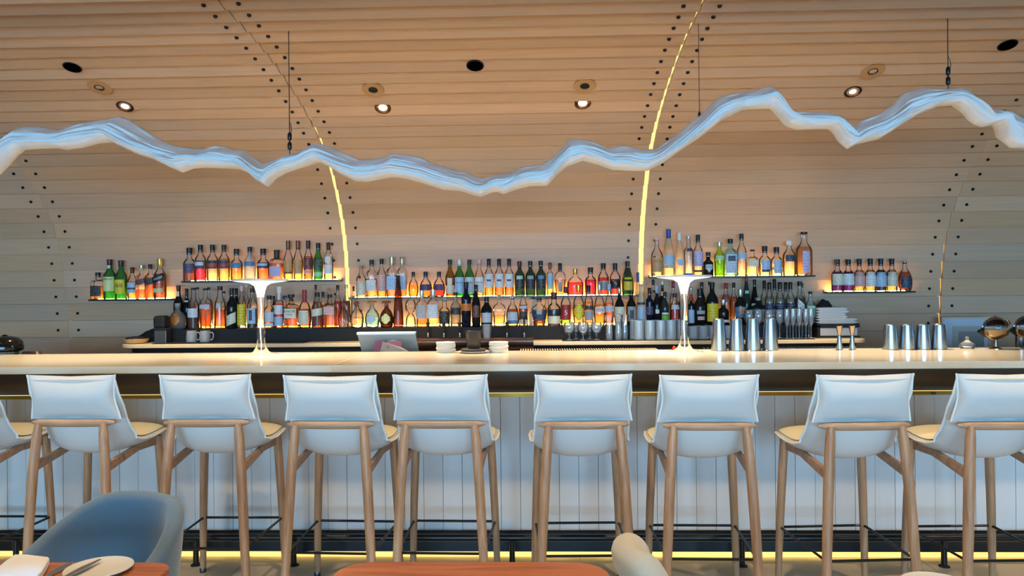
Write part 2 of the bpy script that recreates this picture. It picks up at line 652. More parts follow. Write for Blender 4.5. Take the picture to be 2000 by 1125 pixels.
for px, py, l in ((245, 202, 'lit bronze downlight in the ceiling at far left above the white ridge'), (748, 207.5, 'lit bronze downlight in the ceiling left of the middle'),
                  (1138, 199.5, 'lit bronze downlight in the ceiling nearest the long bright joint'), (1665, 174.5, 'lit bronze downlight in the ceiling at the right, above the dip')):
    fixture(px, py, 'lit', l, .103)
for px, py, l in ((195, 164, 'small gimbal light in a round wooden plate at far left'), (729, 170, 'small gimbal light in a round wooden plate left of the middle'),
                  (1142, 162, 'small gimbal light in a cracked wooden plate nearest the bright joint'), (1704, 133, 'small gimbal light in a round wooden plate at the right')):
    fixture(px, py, 'gimbal', l, .135)
for px, py, l in ((142, 122.5, 'round black recessed ceiling fixture at far left'), (928, 122.5, 'round black recessed ceiling fixture in the middle'), (1967, 81.5, 'round black recessed ceiling fixture at far right')):
    fixture(px, py, 'hole', l, .10)

# a second row of downlights over the stools and tables, beyond the top of the picture
for i, x in enumerate((-3.2, -1.9, -.6, .7, 2.0, 3.3)):
    for j, y in enumerate((2.95, .9)):
        i0 = int(np.argmin(np.abs(VY[400:] - y))) + 400
        t = thing('downlight', 'bronze downlight over the %s, %s from left' % (('stools', 'tables')[j], ('first', 'second', 'third', 'fourth', 'fifth', 'sixth')[i]), 'ceiling light', (x, y, float(VZ[i0]) - .02), 0, 'downlights over the seating')
        br = plain('fixture_bronze', srgb(58, 34, 24), .35, .7)
        MB().lathe([(.05, -.004), (.05, .014), (.042, .014), (.04, -.002)], 28, cap0=False, cap1=False).build('trim_ring', br, t, True)
        MB().lathe([(.04, .006), (.04, .008), (.001, .008)], 24).build('lens', emit('downlight_lens', (1.0, .82, .6, 1), 4), t, True)
        ld = bpy.data.lights.new('downlight_beam', 'SPOT')
        ld.energy, ld.color = (80, 34)[j], (1.0, .76, .48)
        ld.spot_size, ld.spot_blend, ld.shadow_soft_size = math.radians(100), .8, .05
        lo = bpy.data.objects.new('downlight_beam', ld)
        C.objects.link(lo)
        lo.location = (x, y, float(VZ[i0]) - .03)

# ------------------------------------------------------------------ the white hanging sculpture
TOP = [(x / 2.857, y / 2.857) for x, y in ((0, 790), (60, 730), (130, 705), (215, 708), (330, 725), (430, 690), (520, 675), (600, 665), (660, 648), (720, 668), (800, 720), (900, 785), (980, 815), (1080, 828), (1140, 830), (1200, 810), (1260, 818), (1300, 835), (1370, 840), (1400, 870), (1470, 912), (1540, 890), (1610, 860), (1680, 850))]
TOP += [(600 + x / 2.857, y / 2.857) for x, y in ((0, 820), (50, 798), (100, 808), (200, 850), (290, 890), (360, 888), (440, 875), (480, 853), (560, 862), (640, 880), (700, 910), (780, 935), (840, 955), (890, 958), (940, 985), (980, 995), (1050, 975), (1140, 965), (1200, 930), (1310, 915), (1380, 870), (1460, 780), (1510, 772), (1600, 790), (1680, 825), (1712, 822))]
TOP += [(1200 + x / 2.5, y / 2.5) for x, y in ((20, 712), (60, 710), (130, 730), (200, 728), (240, 700), (320, 640), (420, 560), (490, 490), (550, 463), (620, 450), (700, 438), (765, 418), (800, 445), (830, 500), (880, 545), (960, 545), (1030, 548), (1090, 558), (1130, 580), (1155, 630), (1200, 590), (1280, 560), (1350, 520), (1410, 455), (1500, 430), (1600, 435), (1690, 428), (1740, 445), (1770, 480), (1800, 540), (1870, 535), (1940, 540), (2000, 580), (2080, 640))]
BOT = [(x / 2.857, y / 2.857) for x, y in ((0, 975), (40, 930), (80, 880), (130, 838), (240, 830), (320, 828), (380, 838), (460, 825), (560, 800), (630, 795), (700, 830), (780, 865), (860, 890), (940, 930), (1020, 965), (1080, 942), (1160, 938), (1260, 940), (1340, 945), (1400, 970), (1440, 1010), (1500, 1046), (1530, 1005), (1600, 965), (1690, 935))]
BOT += [(600 + x / 2.857, y / 2.857) for x, y in ((0, 930), (70, 905), (130, 935), (200, 980), (270, 1012), (340, 1015), (420, 1000), (480, 990), (560, 1000), (650, 1025), (760, 1060), (860, 1068), (920, 1088), (970, 1100), (1030, 1075), (1060, 1070), (1095, 1085), (1160, 1060), (1240, 1040), (1340, 1038), (1390, 980), (1450, 930), (1540, 900), (1620, 920), (1700, 950), (1716, 952))]
BOT += [(1200 + x / 2.5, y / 2.5) for x, y in ((20, 832), (60, 835), (160, 835), (230, 800), (330, 730), (420, 670), (520, 590), (620, 540), (720, 532), (760, 530), (800, 575), (840, 620), (890, 635), (960, 632), (1050, 630), (1080, 660), (1100, 700), (1135, 730), (1180, 705), (1290, 680), (1370, 630), (1480, 560), (1580, 520), (1660, 515), (1700, 550), (1750, 605), (1790, 622), (1850, 610), (1870, 615), (1880, 680), (1930, 725), (2000, 728), (2080, 740))]
TOP = [(-70, 345), (-35, 310)] + TOP
BOT = [(-70, 405), (-35, 372)] + BOT
TOP.sort()
BOT.sort()
tx, ty_ = np.array(TOP).T
bx_, by_ = np.array(BOT).T
SY = 3.86
rows = []
NT = 34
for px in np.arange(-70, 2030, 4.0):
    pt = at(px, float(np.interp(px, tx, ty_)), SY + .07)
    pb = at(px, float(np.interp(px, bx_, by_)), SY + .01)
    ring = []
    hh = pt.z - pb.z
    u = px / 100
    for i in range(NT + 1):
        q = i / NT
        dep = np.interp(q, [0, .12, .42, .6, .8, .93, 1], [.0, -.022, -.075, -.098, -.092, -.06, 0])
        qq = q + .07 * math.sin(1.9 * u) + .05 * math.sin(3.7 * u + 1)
        rid = .019 * (1 - 2 * abs(math.sin(qq * 15 + 1.3 * math.sin(.9 * u))) ** .6) * (0 if q < .3 else min(1, (q - .3) * 6)) * (0 if q > .8 else 1)
        rid += .008 * math.sin(qq * 47 + 2.1 * u) * (0 if (q < .35 or q > .78) else 1)
        rid += .014 * math.sin(2.3 * u + 5 * q) * math.sin(7.1 * u + 2 * q) * (1 if .1 < q < .95 else .3)
        p = pt.lerp(pb, q)
        ring.append((p.x + .012 * math.sin(5.1 * u + 4 * q) * q * (1 - q), p.y + dep + rid, p.z))
    for i in range(1, 7):
        q = 1 - i / 7
        p = pt.lerp(pb, q)
        dep = np.interp(q, [0, .15, .5, .85, 1], [0, .03, .05, .04, 0])
        ring.append((p.x, p.y + dep, p.z))
    rows.append(ring)
mb = MB().grid(rows, wrap=True)
m = len(rows[0])
mb.add(rows[0], [tuple(range(m))])
mb.add(rows[-1], [tuple(range(m))[::-1]])
sc = thing('hanging_sculpture', 'long white ridge-shaped sculpture hung on black cables above the bar', 'sculpture', (0, SY, 2.0))
mb.xform(Matrix.Translation((0, -SY, -2.0))).build('ridge_body', PLASTER, sc, 'all')
for px, ytop, ykn in ((566, 300, (267, 285)), (1366, 236, (227,)), (1852, 176, (139, 158))):
    p = at(px, ytop, 3.93)
    si = int(np.argmin(np.abs(VY[300:700] - 3.93))) + 300
    zt = float(VZ[si])
    cb = MB().tube([(p.x, 3.93 - SY, p.z - 2.03), (p.x, 3.93 - SY, zt - 2.0)], .0024 if px != 1366 else .0016, 6).build('cable', BLACK, sc)
    for yk in ykn:
        k = at(px, yk, 3.93)
        r = .011 if px != 1366 else .007
        MB().lathe([(.003, -.022), (r * .8, -.018), (r, -.012), (r, .012), (r * .7, .018), (.003, .024)], 10, o=(p.x, 3.93 - SY, k.z - 2.0)).build('cable_gripper', BLACK, cb, True)
    if px != 1366:
        k = at(px, ykn[0] - 12, 3.93)
        MB().tube([(p.x + .004, 3.93 - SY, k.z - 2.05), (p.x + .012, 3.925 - SY, k.z - 2.0), (p.x + .008, 3.93 - SY, k.z - 1.97), (p.x, 3.93 - SY, k.z - 1.955)], .0018, 6).build('cable_tail', BLACK, cb)

# ------------------------------------------------------------------ the bar
CZ, CF, CB = 1.08, 3.83, 4.64          # counter height, front edge, back edge
XL, XR = -3.9, 3.7
top = thing('bar_countertop', 'long pale stone countertop running across the whole bar', 'countertop', (0, CF, CZ - .036))
xj = at_z(685, 700, CZ).x
for a, b in ((XL, xj - .0012), (xj + .0012, XR)):
    MB().box(a, b, 0, CB - CF, 0, .036).build('slab', STONE, top, bevel=.003)
MB().box(xj - .0012, xj + .0012, .002, CB - CF - .002, 0, .0345).build('joint', plain('joint_filler', srgb(226, 212, 180), .5), top)

base = thing('bar_cabinet', 'bar front of whitewashed vertical boards below the stone countertop', 'bar', (0, 4.16, 0))
MB().box(XL, XR, .035, .42, .03, 1.04).build('carcass', MATTE, base)
BW = .1051
x = XL + .02
i = 0
while x + BW < XR:
    MB().box(.0009, BW - .0009, -.004 - .0012 * ((i * 7) % 3), .035, .148, .872).build('board', BOARD, base, bevel=.0015, loc=(x, 0, 0))
    x += BW
    i += 1
# bronze channel under the overhang
rows = []
for yy, zz in ((-.25, 1.042), (-.25, 1.03), (-.245, .985), (-.225, .945), (-.19, .925), (-.14, .912), (-.085, .905), (-.05, .905), (-.045, .93), (.03, .93), (.03, 1.042)):
    rows.append([(XL, yy, zz), (XR, yy, zz)])
MB().grid(rows).build('apron_channel', BRONZE, base, 50)
MB().box(XL, XR, -.03, .034, .874, .893).build('brass_strip', BRASS, base)
MB().box(XL, XR, -.03, .034, .895, .9).build('apron_led', emit('apron_led', (1.0, .7, .2, 1), 1.2), base)
MB().box(XL, XR, -.008, .034, .034, .146).build('toe_kick', BLACK, base)
MB().box(XL, XR, .002, .03, .004, .026).build('toe_led', LEDF, base)
for px in (1825, 118 + 2.0):
    p = at(px, 763, 4.12)
    MB().lathe([(.0075, 0), (.0075, .02), (.005, .026)], 10).xform(Matrix.Rotation(math.radians(90), 4, 'X')).build('hook', STEELD, base, True, loc=(p.x, -.03, .884))

rail = thing('foot_rail', 'black steel foot rail on short posts along the bar base', 'rail', (0, 4.035, 0))
MB().tube([(XL, 0, .148), (XR, 0, .148)], .019, 12).build('rail_tube', BLACK, rail, True)
for px in (15, 373, 567, 1000, 1454, 1852):
    p = at_z(px, 1112, 0)
    MB().lathe([(.028, 0), (.028, .006), (.015, .012), (.015, .135)], 12, o=(p.x, 0, 0)).build('post', BLACK, rail, True)

# steel service ledge behind the counter
led = thing('service_ledge', 'brushed steel service ledge along the back of the counter', 'ledge', (0, CB + .005, 0))
MB().box(XL, XR, 0, .19, 1.045, 1.068).build('ledge_top', STEELD, led, bevel=.003)
MB().box(XL, XR, .02, .17, 0.0, 1.045).build('ledge_body', MATTE, led)
gx0, gx1 = at(1372, 680, 4.72).x, at(1722, 680, 4.72).x
gt = thing('drip_grate', 'slatted steel drip grate on the ledge behind the shaker tins', 'grate', (gx0, CB + .02, 1.068))
n = 44
for i in range(n):
    xx = (gx1 - gx0) * i / n
    MB().add([(xx, 0, .004), (xx + .006, 0, .004), (xx + .030, .16, .004), (xx + .024, .16, .004), (xx, 0, .012), (xx + .006, 0, .012), (xx + .030, .16, .012), (xx + .024, .16, .012)],
             [(0, 3, 2, 1), (4, 5, 6, 7), (0, 1, 5, 4), (1, 2, 6, 5), (2, 3, 7, 6), (3, 0, 4, 7)]).build('slat', STEEL, gt)
MB().box(-.01, gx1 - gx0 + .04, -.004, 0, 0, .013).build('rim', STEEL, gt)
mx0, mx1 = at(1015, 684, 4.72).x, at(1285, 684, 4.72).x
mt = thing('bar_mat', 'ribbed dark rubber bar mat on the ledge beside the left coasters', 'mat', (mx0, CB + .02, 1.068))
MB().box(0, mx1 - mx0, 0, .15, 0, .004).build('mat_base', MATTE, mt)
nb = MB()
for i in range(56):
    xx = (mx1 - mx0) * (i + .2) / 56
    nb.box(xx, xx + .007, .004, .146, .004, .011)
tag(nb.build('rib_nubs', plain('mat_grey', srgb(150, 138, 118), .5), mt), None, kind='stuff')

# ------------------------------------------------------------------ bar stools
st = thing('bar_stool', '', 'stool')


def capsule(p, q, r, seg=14):
    p, q = Vector(p), Vector(q)
    d = (q - p).normalized()
    return ([p - d * r * .9, p - d * r * .6, p, q, q + d * r * .6, q + d * r * .9], [r * .3, r * .8, r, r, r * .8, r * .3], seg)


# shell: back and seat in one upholstered sweep
PATH = [(-.225, 1.058), (-.205, .99), (-.186, .92), (-.168, .86), (-.150, .803), (-.120, .745), (-.070, .706), (.0, .701), (.08, .716), (.16, .735), (.225, .744), (.25, .742)]
WID = [.205, .211, .211, .209, .211, .214, .217, .224, .230, .232, .222, .205]
LIFT = [.0, .0, .006, .016, .03, .046, .05, .036, .018, .008, .002, .0]      # the sides sit higher round the hip
THK = [.016, .024, .026, .026, .028, .032, .032, .030, .030, .028, .024, .012]
def shell_pt(i, u, side):
    y, z = PATH[i]
    a, b = PATH[max(0, i - 1)], PATH[min(len(PATH) - 1, i + 1)]
    ty, tz = b[0] - a[0], b[1] - a[1]
    l = math.hypot(ty, tz)
    ny, nz = -tz / l, ty / l                                          # towards the sitter
    th = THK[i] * (1 - abs(u) ** 5) ** .5 * (1 if side > 0 else 1.0)
    x = WID[i] * u
    lift = LIFT[i] * abs(u) ** 2.2
    back = -.0 + (.03 * abs(u) ** 2 if 1 < i < 7 else .01 * abs(u) ** 2)      # sides wrap forward
    return (x, y + ny * (lift + th * side) + (back if i < 6 else 0), z + nz * (lift + th * side))
US = [-1, -.97, -.9, -.75, -.5, -.25, 0, .25, .5, .75, .9, .97, 1]
rows = []
for i in range(len(PATH)):
    r = [shell_pt(i, u, 1) for u in US] + [shell_pt(i, u, -1) for u in US[::-1]]
    rows.append(r)
mb = MB().grid(rows, wrap=True)
m = len(rows[0])
mb.add(rows[0], [tuple(range(m))])
mb.add(rows[-1], [tuple(range(m))[::-1]])
shell = mb.build('seat_shell', LEATHER, st, 'all', subsurf=1)
for s in (-1, 1):
    pth = [Vector(shell_pt(i, s, 0)) + Vector((s * .003, 0, 0)) for i in range(len(PATH))]
    MB().tube(pth, .0048, 7).build('piping', plain('piping_white', srgb(236, 234, 226), .5), shell, True)
# the seat pad: white leather, coloured cream as if lit by the downlights
rows = []
for i in range(5, len(PATH)):
    rows.append([tuple(Vector(shell_pt(i, u * .955, 1)) + Vector((0, 0, .004 + .012 * (1 - abs(u) ** 4)))) for u in US])
MB().grid(rows).build('seat_pad', SEATLEATHER, st, 'all', subsurf=1)
# puffed back cushion hanging over the wooden bar
rows = []
K = 11
for i in range(K):
    t = i / (K - 1)
    z = .868 + .194 * t
    yc = -.180 - .038 * t
    hw = .209 + .004 * math.cos(t * 6) - .004 * t - .008 * math.sin(t * math.pi)
    puff = .05 * math.sin(math.pi * min(1, max(0, t * .96 + .03))) ** .72
    rw_ = []
    for u in US:
        e = (1 - abs(u) ** 6) ** .5
        f = .012 * math.sin(9 * u + 2) * math.sin(7 * t + 3 * u) * abs(u) * (1 - abs(u))
        dz = (.014 * abs(u) ** 3) * (1 if t > .8 else -.2 if t < .2 else 0)
        rw_.append((hw * u, yc - puff * e * (1 - .15 * u * u) - f, z + dz))
    for u in US[::-1]:
        rw_.append((hw * u, yc + .012 * (1 - abs(u) ** 6) ** .5, z + .014 * abs(u) ** 3 * (1 if t > .8 else 0)))
    rows.append(rw_)
mb = MB().grid(rows, wrap=True)
mb.add(rows[0], [tuple(range(m))])
mb.add(rows[-1], [tuple(range(m))[::-1]])
cu = mb.build('back_cushion', LEATHER, st, 'all', subsurf=1)
for s in (-1, 1):
    pth = [Vector(rows[i][0 if s < 0 else 12]) + Vector((s * .003, 0, 0)) for i in range(K)]
    MB().tube(pth, .0045, 7).build('edge_piping', plain('piping_white', srgb(236, 234, 226), .5), cu, True)
MB().tube([(-.19, -.186, .871), (-.1, -.196, .868), (0, -.2, .867), (.1, -.196, .868), (.19, -.186, .871)], .006, 8).build('cushion_hem', LEATHER, cu, True)
# wooden bar across the back
bar = []
for k in range(13):
    u = -1 + 2 * k / 12
    bar.append((u * .2, -.222 + .022 * u * u, .852))
rad = [.006, .0155] + [.0185] * 9 + [.0155, .006]
MB().tube(bar, rad, 14).build('back_bar', OAKX, st, True)
for s in (-1, 1):
    rl = [(s * .205, -.262, 0), (s * .196, -.256, .2), (s * .186, -.248, .4), (s * .174, -.238, .62), (s * .160, -.226, .80), (s * .154, -.222, .852)]
    MB().tube(rl, [.0155, .0195, .0215, .0225, .021, .0155], 14).build('leg', OAK, st, True)
    fl_ = [(s * .216, .232, 0), (s * .210, .226, .2), (s * .203, .219, .4), (s * .194, .212, .6), (s * .188, .206, .715)]
    lg = MB().tube(fl_, [.0145, .018, .0195, .021, .021], 14).build('leg', OAK, st, True)
    MB().lathe([(.0155, -.0), (.0165, .003), (.0165, .022), (.0155, .024)], 12, o=(s * .216, .232, 0)).build('foot_glide', STEELD, lg, True)
    # side rail: kinked board from rear leg up under the seat to the front leg
    a = [(-.236, .625), (-.236, .672), (.005, .703), (.2, .715), (.2, .668), (.03, .672)]
    q = []
    for xx in (s * .166, s * .186):
        for k, (yy, zz) in enumerate(a):
            q.append((xx + s * .006 * (yy + .236), yy, zz))
    mb = MB().add(q, [(0, 1, 2, 5), (5, 2, 3, 4), (6, 11, 8, 7), (11, 10, 9, 8), (0, 6, 7, 1), (1, 7, 8, 2), (2, 8, 9, 3), (3, 9, 10, 4), (4, 10, 11, 5), (5, 11, 6, 0)])
    mb.build('side_rail', OAKX, st, bevel=.004)
fr = [(-.207, .223, .287), (.207, .223, .287), (.191, -.25, .287), (-.191, -.25, .287)]
pth = []
for k in range(4):
    p, q, r = Vector(fr[k - 1]), Vector(fr[k]), Vector(fr[(k + 1) % 4])
    a, b = (p - q).normalized(), (r - q).normalized()
    for f in (0, .5, 1):
        pth.append(q + a * .022 * (1 - f) + b * .022 * f if f != .5 else q + (a + b) * .0065)
MB().tube(pth, .0062, 8, closed=True).build('footrest', BLACK, st, True)

STOOLS = [(-104, 826, 3.50, 0), (138, 828.5, 3.50, -1.5), (400, 831, 3.48, 0), (643.5, 831, 3.42, -2.5), (859.5, 831, 3.42, -1.5), (1140.5, 830, 3.39, 1.5), (1386, 829.5, 3.35, -1), (1692, 824, 3.34, 4), (1967, 821, 3.34, 2)]
SLAB = ['leftmost white leather bar stool, cut by the left edge of the picture', 'white leather bar stool behind the blue lounge chair, second from left', 'white leather bar stool right of the blue lounge chair, third from left',
        'white leather bar stool with a slack cushion, fourth from left', 'white leather bar stool behind the middle walnut table, fifth from left', 'white leather bar stool, first right of the wide gap in the middle',
        'white leather bar stool behind the pale grey chair, third from right', 'white leather bar stool turned slightly to the right, second from right', 'rightmost white leather bar stool, cut by the right edge of the picture']
for i, (px, py, Y, rz) in enumerate(STOOLS):
    o = st if i == 0 else copy_tree(st)
    p = at(px, py, Y)
    a = math.radians(rz)
    o.location = (p.x - .222 * math.sin(a), p.y + .222 * math.cos(a), 0)
    o.rotation_euler = (0, 0, a)
    tag(o, SLAB[i], 'stool', 'white bar stools along the counter')

# ------------------------------------------------------------------ back bar: counter, riser, shelves
BZ, BF = 1.075, 5.47
xl, xr = at(226, 676, BF).x, at(1701, 667, BF).x
bc = thing('back_counter', 'pale stone back counter with rounded ends below the bottles', 'counter', (0, BF, 0))


def stadium(x0, x1, y0, y1, r, z0, z1):
    pts = []
    for (cx, cy2, a0) in ((x1 - r, y0 + r * .8, -90), (x1 - r * .3, y1, 0), (x0 + r * .3, y1, 90), (x0 + r, y0 + r * .8, 180)):
        if cy2 == y1:
            pts.append((x1 if a0 == 0 else x0, y1))
            continue
        for k in range(9):
            a = math.radians(a0 + k * 90 / 8)
            pts.append((cx + r * math.cos(a), cy2 + r * .8 * math.sin(a)))
    n = len(pts)
    return MB().add([(x, y, z0) for x, y in pts] + [(x, y, z1) for x, y in pts],
                    [tuple(range(n))[::-1], tuple(range(n, 2 * n))] + [(k, (k + 1) % n, n + (k + 1) % n, n + k) for k in range(n)])


stadium(xl, xr, 0, 5.985 - BF, .14, BZ - .026, BZ).build('counter_slab', STONE2, bc, bevel=.003)
stadium(xl + .05, xr - .05, .05, 5.98 - BF, .12, 0.0, BZ - .026).build('counter_body', MATTE, bc)
RF = 5.70
RZ = 1.172
rx0, rx1 = at(333, 640, RF).x, at(1587, 640, RF).x
rs = thing('bottle_riser', 'long black step on the back counter carrying the lower bottles', 'riser', (0, RF, BZ))
MB().box(rx0, rx1, 0, .275, 0, RZ - BZ).build('riser_body', MATTE, rs, bevel=.004)
for a, b in ((690, 1248), (1330, 1420), (395, 660)):
    xa, xb = at(a, 620, 5.955).x, at(b, 620, 5.955).x
    MB().box(xa, xb, .250, .264, RZ - BZ, RZ - BZ + .008).build('riser_led', LEDB, rs)

SHELF = {  # name: (px left, px right, px y of the top, label)
    'low_left': (180, 334, 584, 'short black wall shelf, lowest at far left'),
    'high_left': (360, 662, 547.5, 'long black wall shelf above the left glass lamp'),
    'middle': (684, 1248, 578.5, 'longest black wall shelf between the two bright joints'),
    'high_right': (1272, 1588, 539, 'long black wall shelf above the right glass lamp'),
    'low_right': (1617, 1782, 569, 'short black wall shelf at far right'),
}
SHYS = {'low_left': 5.875, 'high_left': 5.835, 'middle': 5.865, 'high_right': 5.805, 'low_right': 5.875}
SHZ = {}
for k, (a, b, py, l) in SHELF.items():
    SHY = SHYS[k]
    A, B = at(a, py, SHY), at(b, py, SHY)
    z = at((a + b) / 2, py, SHY).z
    SHZ[k] = z
    sh = thing('wall_shelf', l, 'shelf', ((A.x + B.x) / 2, SHY, z), 0, 'black bottle shelves')
    h = (B.x - A.x) / 2
    yb = float(np.interp(z, VZ[:200], VY[:200])) - SHY - .016
    MB().box(-h, h, -.055, yb, -.012, 0).build('shelf_board', BLACK, sh, bevel=.002)
    MB().box(-h + .02, h - .03, yb - .045, yb - .03, 0, .004).build('shelf_led', LEDS, sh)
    for sx in (-1, 1):
        MB().tube([(sx * (h - .004), yb - .006, .0), (sx * (h - .004), yb - .006, .012)], .006, 8).build('end_clip', BLACK, sh)

# ------------------------------------------------------------------ bottles
SHAPES = {
    'std': [(.9, 0), (1, .025), (1, .52), (.97, .58), (.84, .645), (.6, .70), (.42, .755), (.36, .80), (.35, 1)],
    'wine': [(.9, 0), (1, .025), (1, .5), (.95, .57), (.76, .65), (.5, .72), (.38, .79), (.35, 1)],
    'sq': [(.93, 0), (1, .02), (1, .60), (.97, .645), (.8, .69), (.5, .72), (.38, .75), (.36, 1)],
    'taper': [(.84, 0), (.9, .025), (.95, .3), (1, .48), (.94, .55), (.7, .64), (.46, .73), (.38, .8), (.36, 1)],
    'cone': [(1, 0), (1, .03), (.9, .3), (.68, .6), (.45, .8), (.34, .9), (.3, 1)],
    'round': [(.72, 0), (.9, .05), (1, .22), (1, .36), (.9, .5), (.66, .62), (.38, .70), (.3, .75), (.28, 1)],
    'flask': [(.62, 0), (.72, .03), (.9, .3), (1, .5), (.97, .6), (.8, .68), (.45, .74), (.3, .78), (.28, 1)],
    'champ': [(.92, 0), (1, .02), (1, .38), (.94, .47), (.68, .64), (.42, .8), (.34, .9), (.32, 1)],
    'wide': [(.9, 0), (1, .03), (1, .4), (.95, .5), (.7, .62), (.36, .7), (.24, .74), (.23, 1)],
    'decant': [(.82, 0), (.86, .03), (.98, .5), (1, .58), (.85, .66), (.4, .72), (.28, .76), (.27, 1)],
    'short': [(.92, 0), (1, .03), (1, .5), (.96, .56), (.7, .63), (.45, .67), (.4, .7), (.39, 1)],
    'hip': [(.95, 0), (1, .03), (.94, .2), (.85, .35), (.92, .5), (.8, .62), (.5, .74), (.38, .82), (.36, 1)],
    'coco': [(.95, 0), (1, .03), (1, .36), (.95, .42), (.75, .56), (.58, .72), (.44, .86), (.38, 1)],
    'slim': [(.92, 0), (1, .02), (1, .62), (.95, .67), (.6, .72), (.42, .75), (.4, 1)],
    'hour': [(.95, 0), (1, .05), (.9, .3), (.6, .42), (.34, .47), (.6, .52), (.9, .62), (1, .74), (.88, .88), (.5, .97), (.3, 1)],
}
SQUARE = {'sq': 5.0, 'decant': 3.2}
G = {  # glass tints
    'c': ('bottle_clear', (.93, .95, .94, 1), .03), 'g': ('bottle_green', (.05, .42, .10, 1), .10), 'dg': ('bottle_dark_green', (.012, .05, .03, 1), .25),
    'k': ('bottle_black', (.004, .004, .005, 1), .7), 'b': ('bottle_brown', (.14, .045, .012, 1), .12), 'fr': ('bottle_frosted', (.72, .76, .78, 1), .5),
    'cr': ('bottle_cream_frost', (.9, .84, .68, 1), .38), 'aq': ('bottle_aqua', (.45, .86, .86, 1), .16), 'lime': ('bottle_lime', (.45, .85, .03, 1), .16),
    'gy': ('bottle_grey', (.6, .6, .56, 1), .35), 'ol': ('bottle_olive', (.34, .22, .06, 1), .1), 'w': ('bottle_white', (.86, .87, .88, 1), .96),
    'navy': ('bottle_navy', (.01, .012, .05, 1), .6), 'pur': ('bottle_purple', (.08, .01, .12, 1), .4), 'br': ('bottle_bluebase', (.8, .88, .95, 1), .08),
}
LQ = {'amber': (1.0, .44, .055, 1), 'gold': (1.0, .68, .20, 1), 'pale': (1.0, .88, .55, 1), 'orange': (1.0, .26, .03, 1), 'red': (.85, .045, .02, 1), 'mag': (.8, .03, .10, 1),
      'dark': (.14, .03, .01, 1), 'brown': (.42, .11, .02, 1), 'purple': (.05, .003, .20, 1), 'water': (.93, .95, .94, 1), 'black': (.01, .008, .008, 1), 'green': (.3, .7, .05, 1), 'blush': (1.0, .80, .66, 1), 'aqua': (.5, .88, .92, 1)}
PAP = {'cream': ((226, 218, 192), (70, 60, 50)), 'white': ((226, 226, 224), (70, 70, 84)), 'yellow': ((226, 200, 40), (120, 40, 20)), 'red': ((150, 34, 40), (226, 200, 180)), 'black': ((18, 18, 20), (150, 146, 140)),
       'blue': ((60, 112, 160), (210, 226, 236)), 'navy': ((24, 34, 64), (160, 170, 190)), 'ltblue': ((170, 196, 220), (60, 80, 120)), 'lav': ((190, 180, 214), (90, 70, 110)), 'tan': ((196, 150, 96), (80, 44, 24)),
       'brown': ((84, 44, 30), (190, 150, 110)), 'maroon': ((92, 22, 34), (200, 170, 150)), 'pink': ((214, 170, 160), (150, 80, 80)), 'grey': ((160, 160, 160), (60, 60, 60)), 'green': ((120, 190, 60), (30, 60, 20)),
       'dkgreen': ((14, 52, 26), (190, 200, 180)), 'mint': ((176, 214, 190), (30, 110, 90)), 'orange': ((206, 120, 40), (80, 40, 10)), 'purple': ((64, 48, 84), (170, 160, 190)), 'silver': ((196, 202, 210), (70, 90, 130)), 'olive': ((214, 218, 150), (60, 70, 40))}
CAPS = {'black': (14, 14, 15, .45), 'maroon': (74, 16, 24, .4), 'red': (160, 22, 30, .4), 'gold': (206, 164, 70, .3), 'silver': (190, 194, 198, .25), 'white': (222, 222, 220, .45), 'cork': (176, 132, 88, .7), 'wood': (120, 72, 42, .5),
        'blue': (32, 70, 150, .4), 'ltblue': (150, 190, 226, .4), 'pink': (226, 170, 170, .4), 'bronze': (120, 72, 52, .35), 'brown': (62, 36, 24, .5), 'green': (60, 120, 50, .5), 'champ': (196, 184, 150, .3), 'grey': (150, 148, 136, .5), 'navy': (20, 26, 60, .4), 'olive': (90, 80, 46, .6)}


def gl(k):
    n, c, b = G[k]
    c = tuple(x ** .5 for x in c[:3]) + (1,) if b < .3 else c
    return thin(n, c, b, tuple(min(1, x * 1.0 + .02) for x in c[:3]) + (1,), 1.0, .25 if k in ('fr', 'cr') else .04)


def lq(k):
    c = tuple(x ** .5 for x in LQ[k][:3]) + (1,)
    return thin('liquid_' + k, c, .22 if k not in ('black', 'dark') else .4, c, .6)


def pap(k):
    a, b = PAP[k]
    return paper(k, srgb(*a), srgb(*b))


def capm(k):
    r, g, b, ro = CAPS[k]
    return plain('cap_' + k, srgb(r, g, b), ro, .7 if k in ('gold', 'silver', 'champ', 'bronze') else 0)


ORD = ['first', 'second', 'third', 'fourth', 'fifth', 'sixth', 'seventh', 'eighth', 'ninth', 'tenth', 'eleventh', 'twelfth', 'thirteenth', 'fourteenth', 'fifteenth', 'sixteenth', 'seventeenth', 'eighteenth', 'nineteenth',
       'twentieth', 'twenty-first', 'twenty-second', 'twenty-third', 'twenty-fourth', 'twenty-fifth']
TEXT = []          # lettering made at the end: (label object, words, radius, z centre, width, height, ink)


def rad_at(prof, h):
    return float(np.interp(h, [p[1] for p in prof], [p[0] for p in prof]))


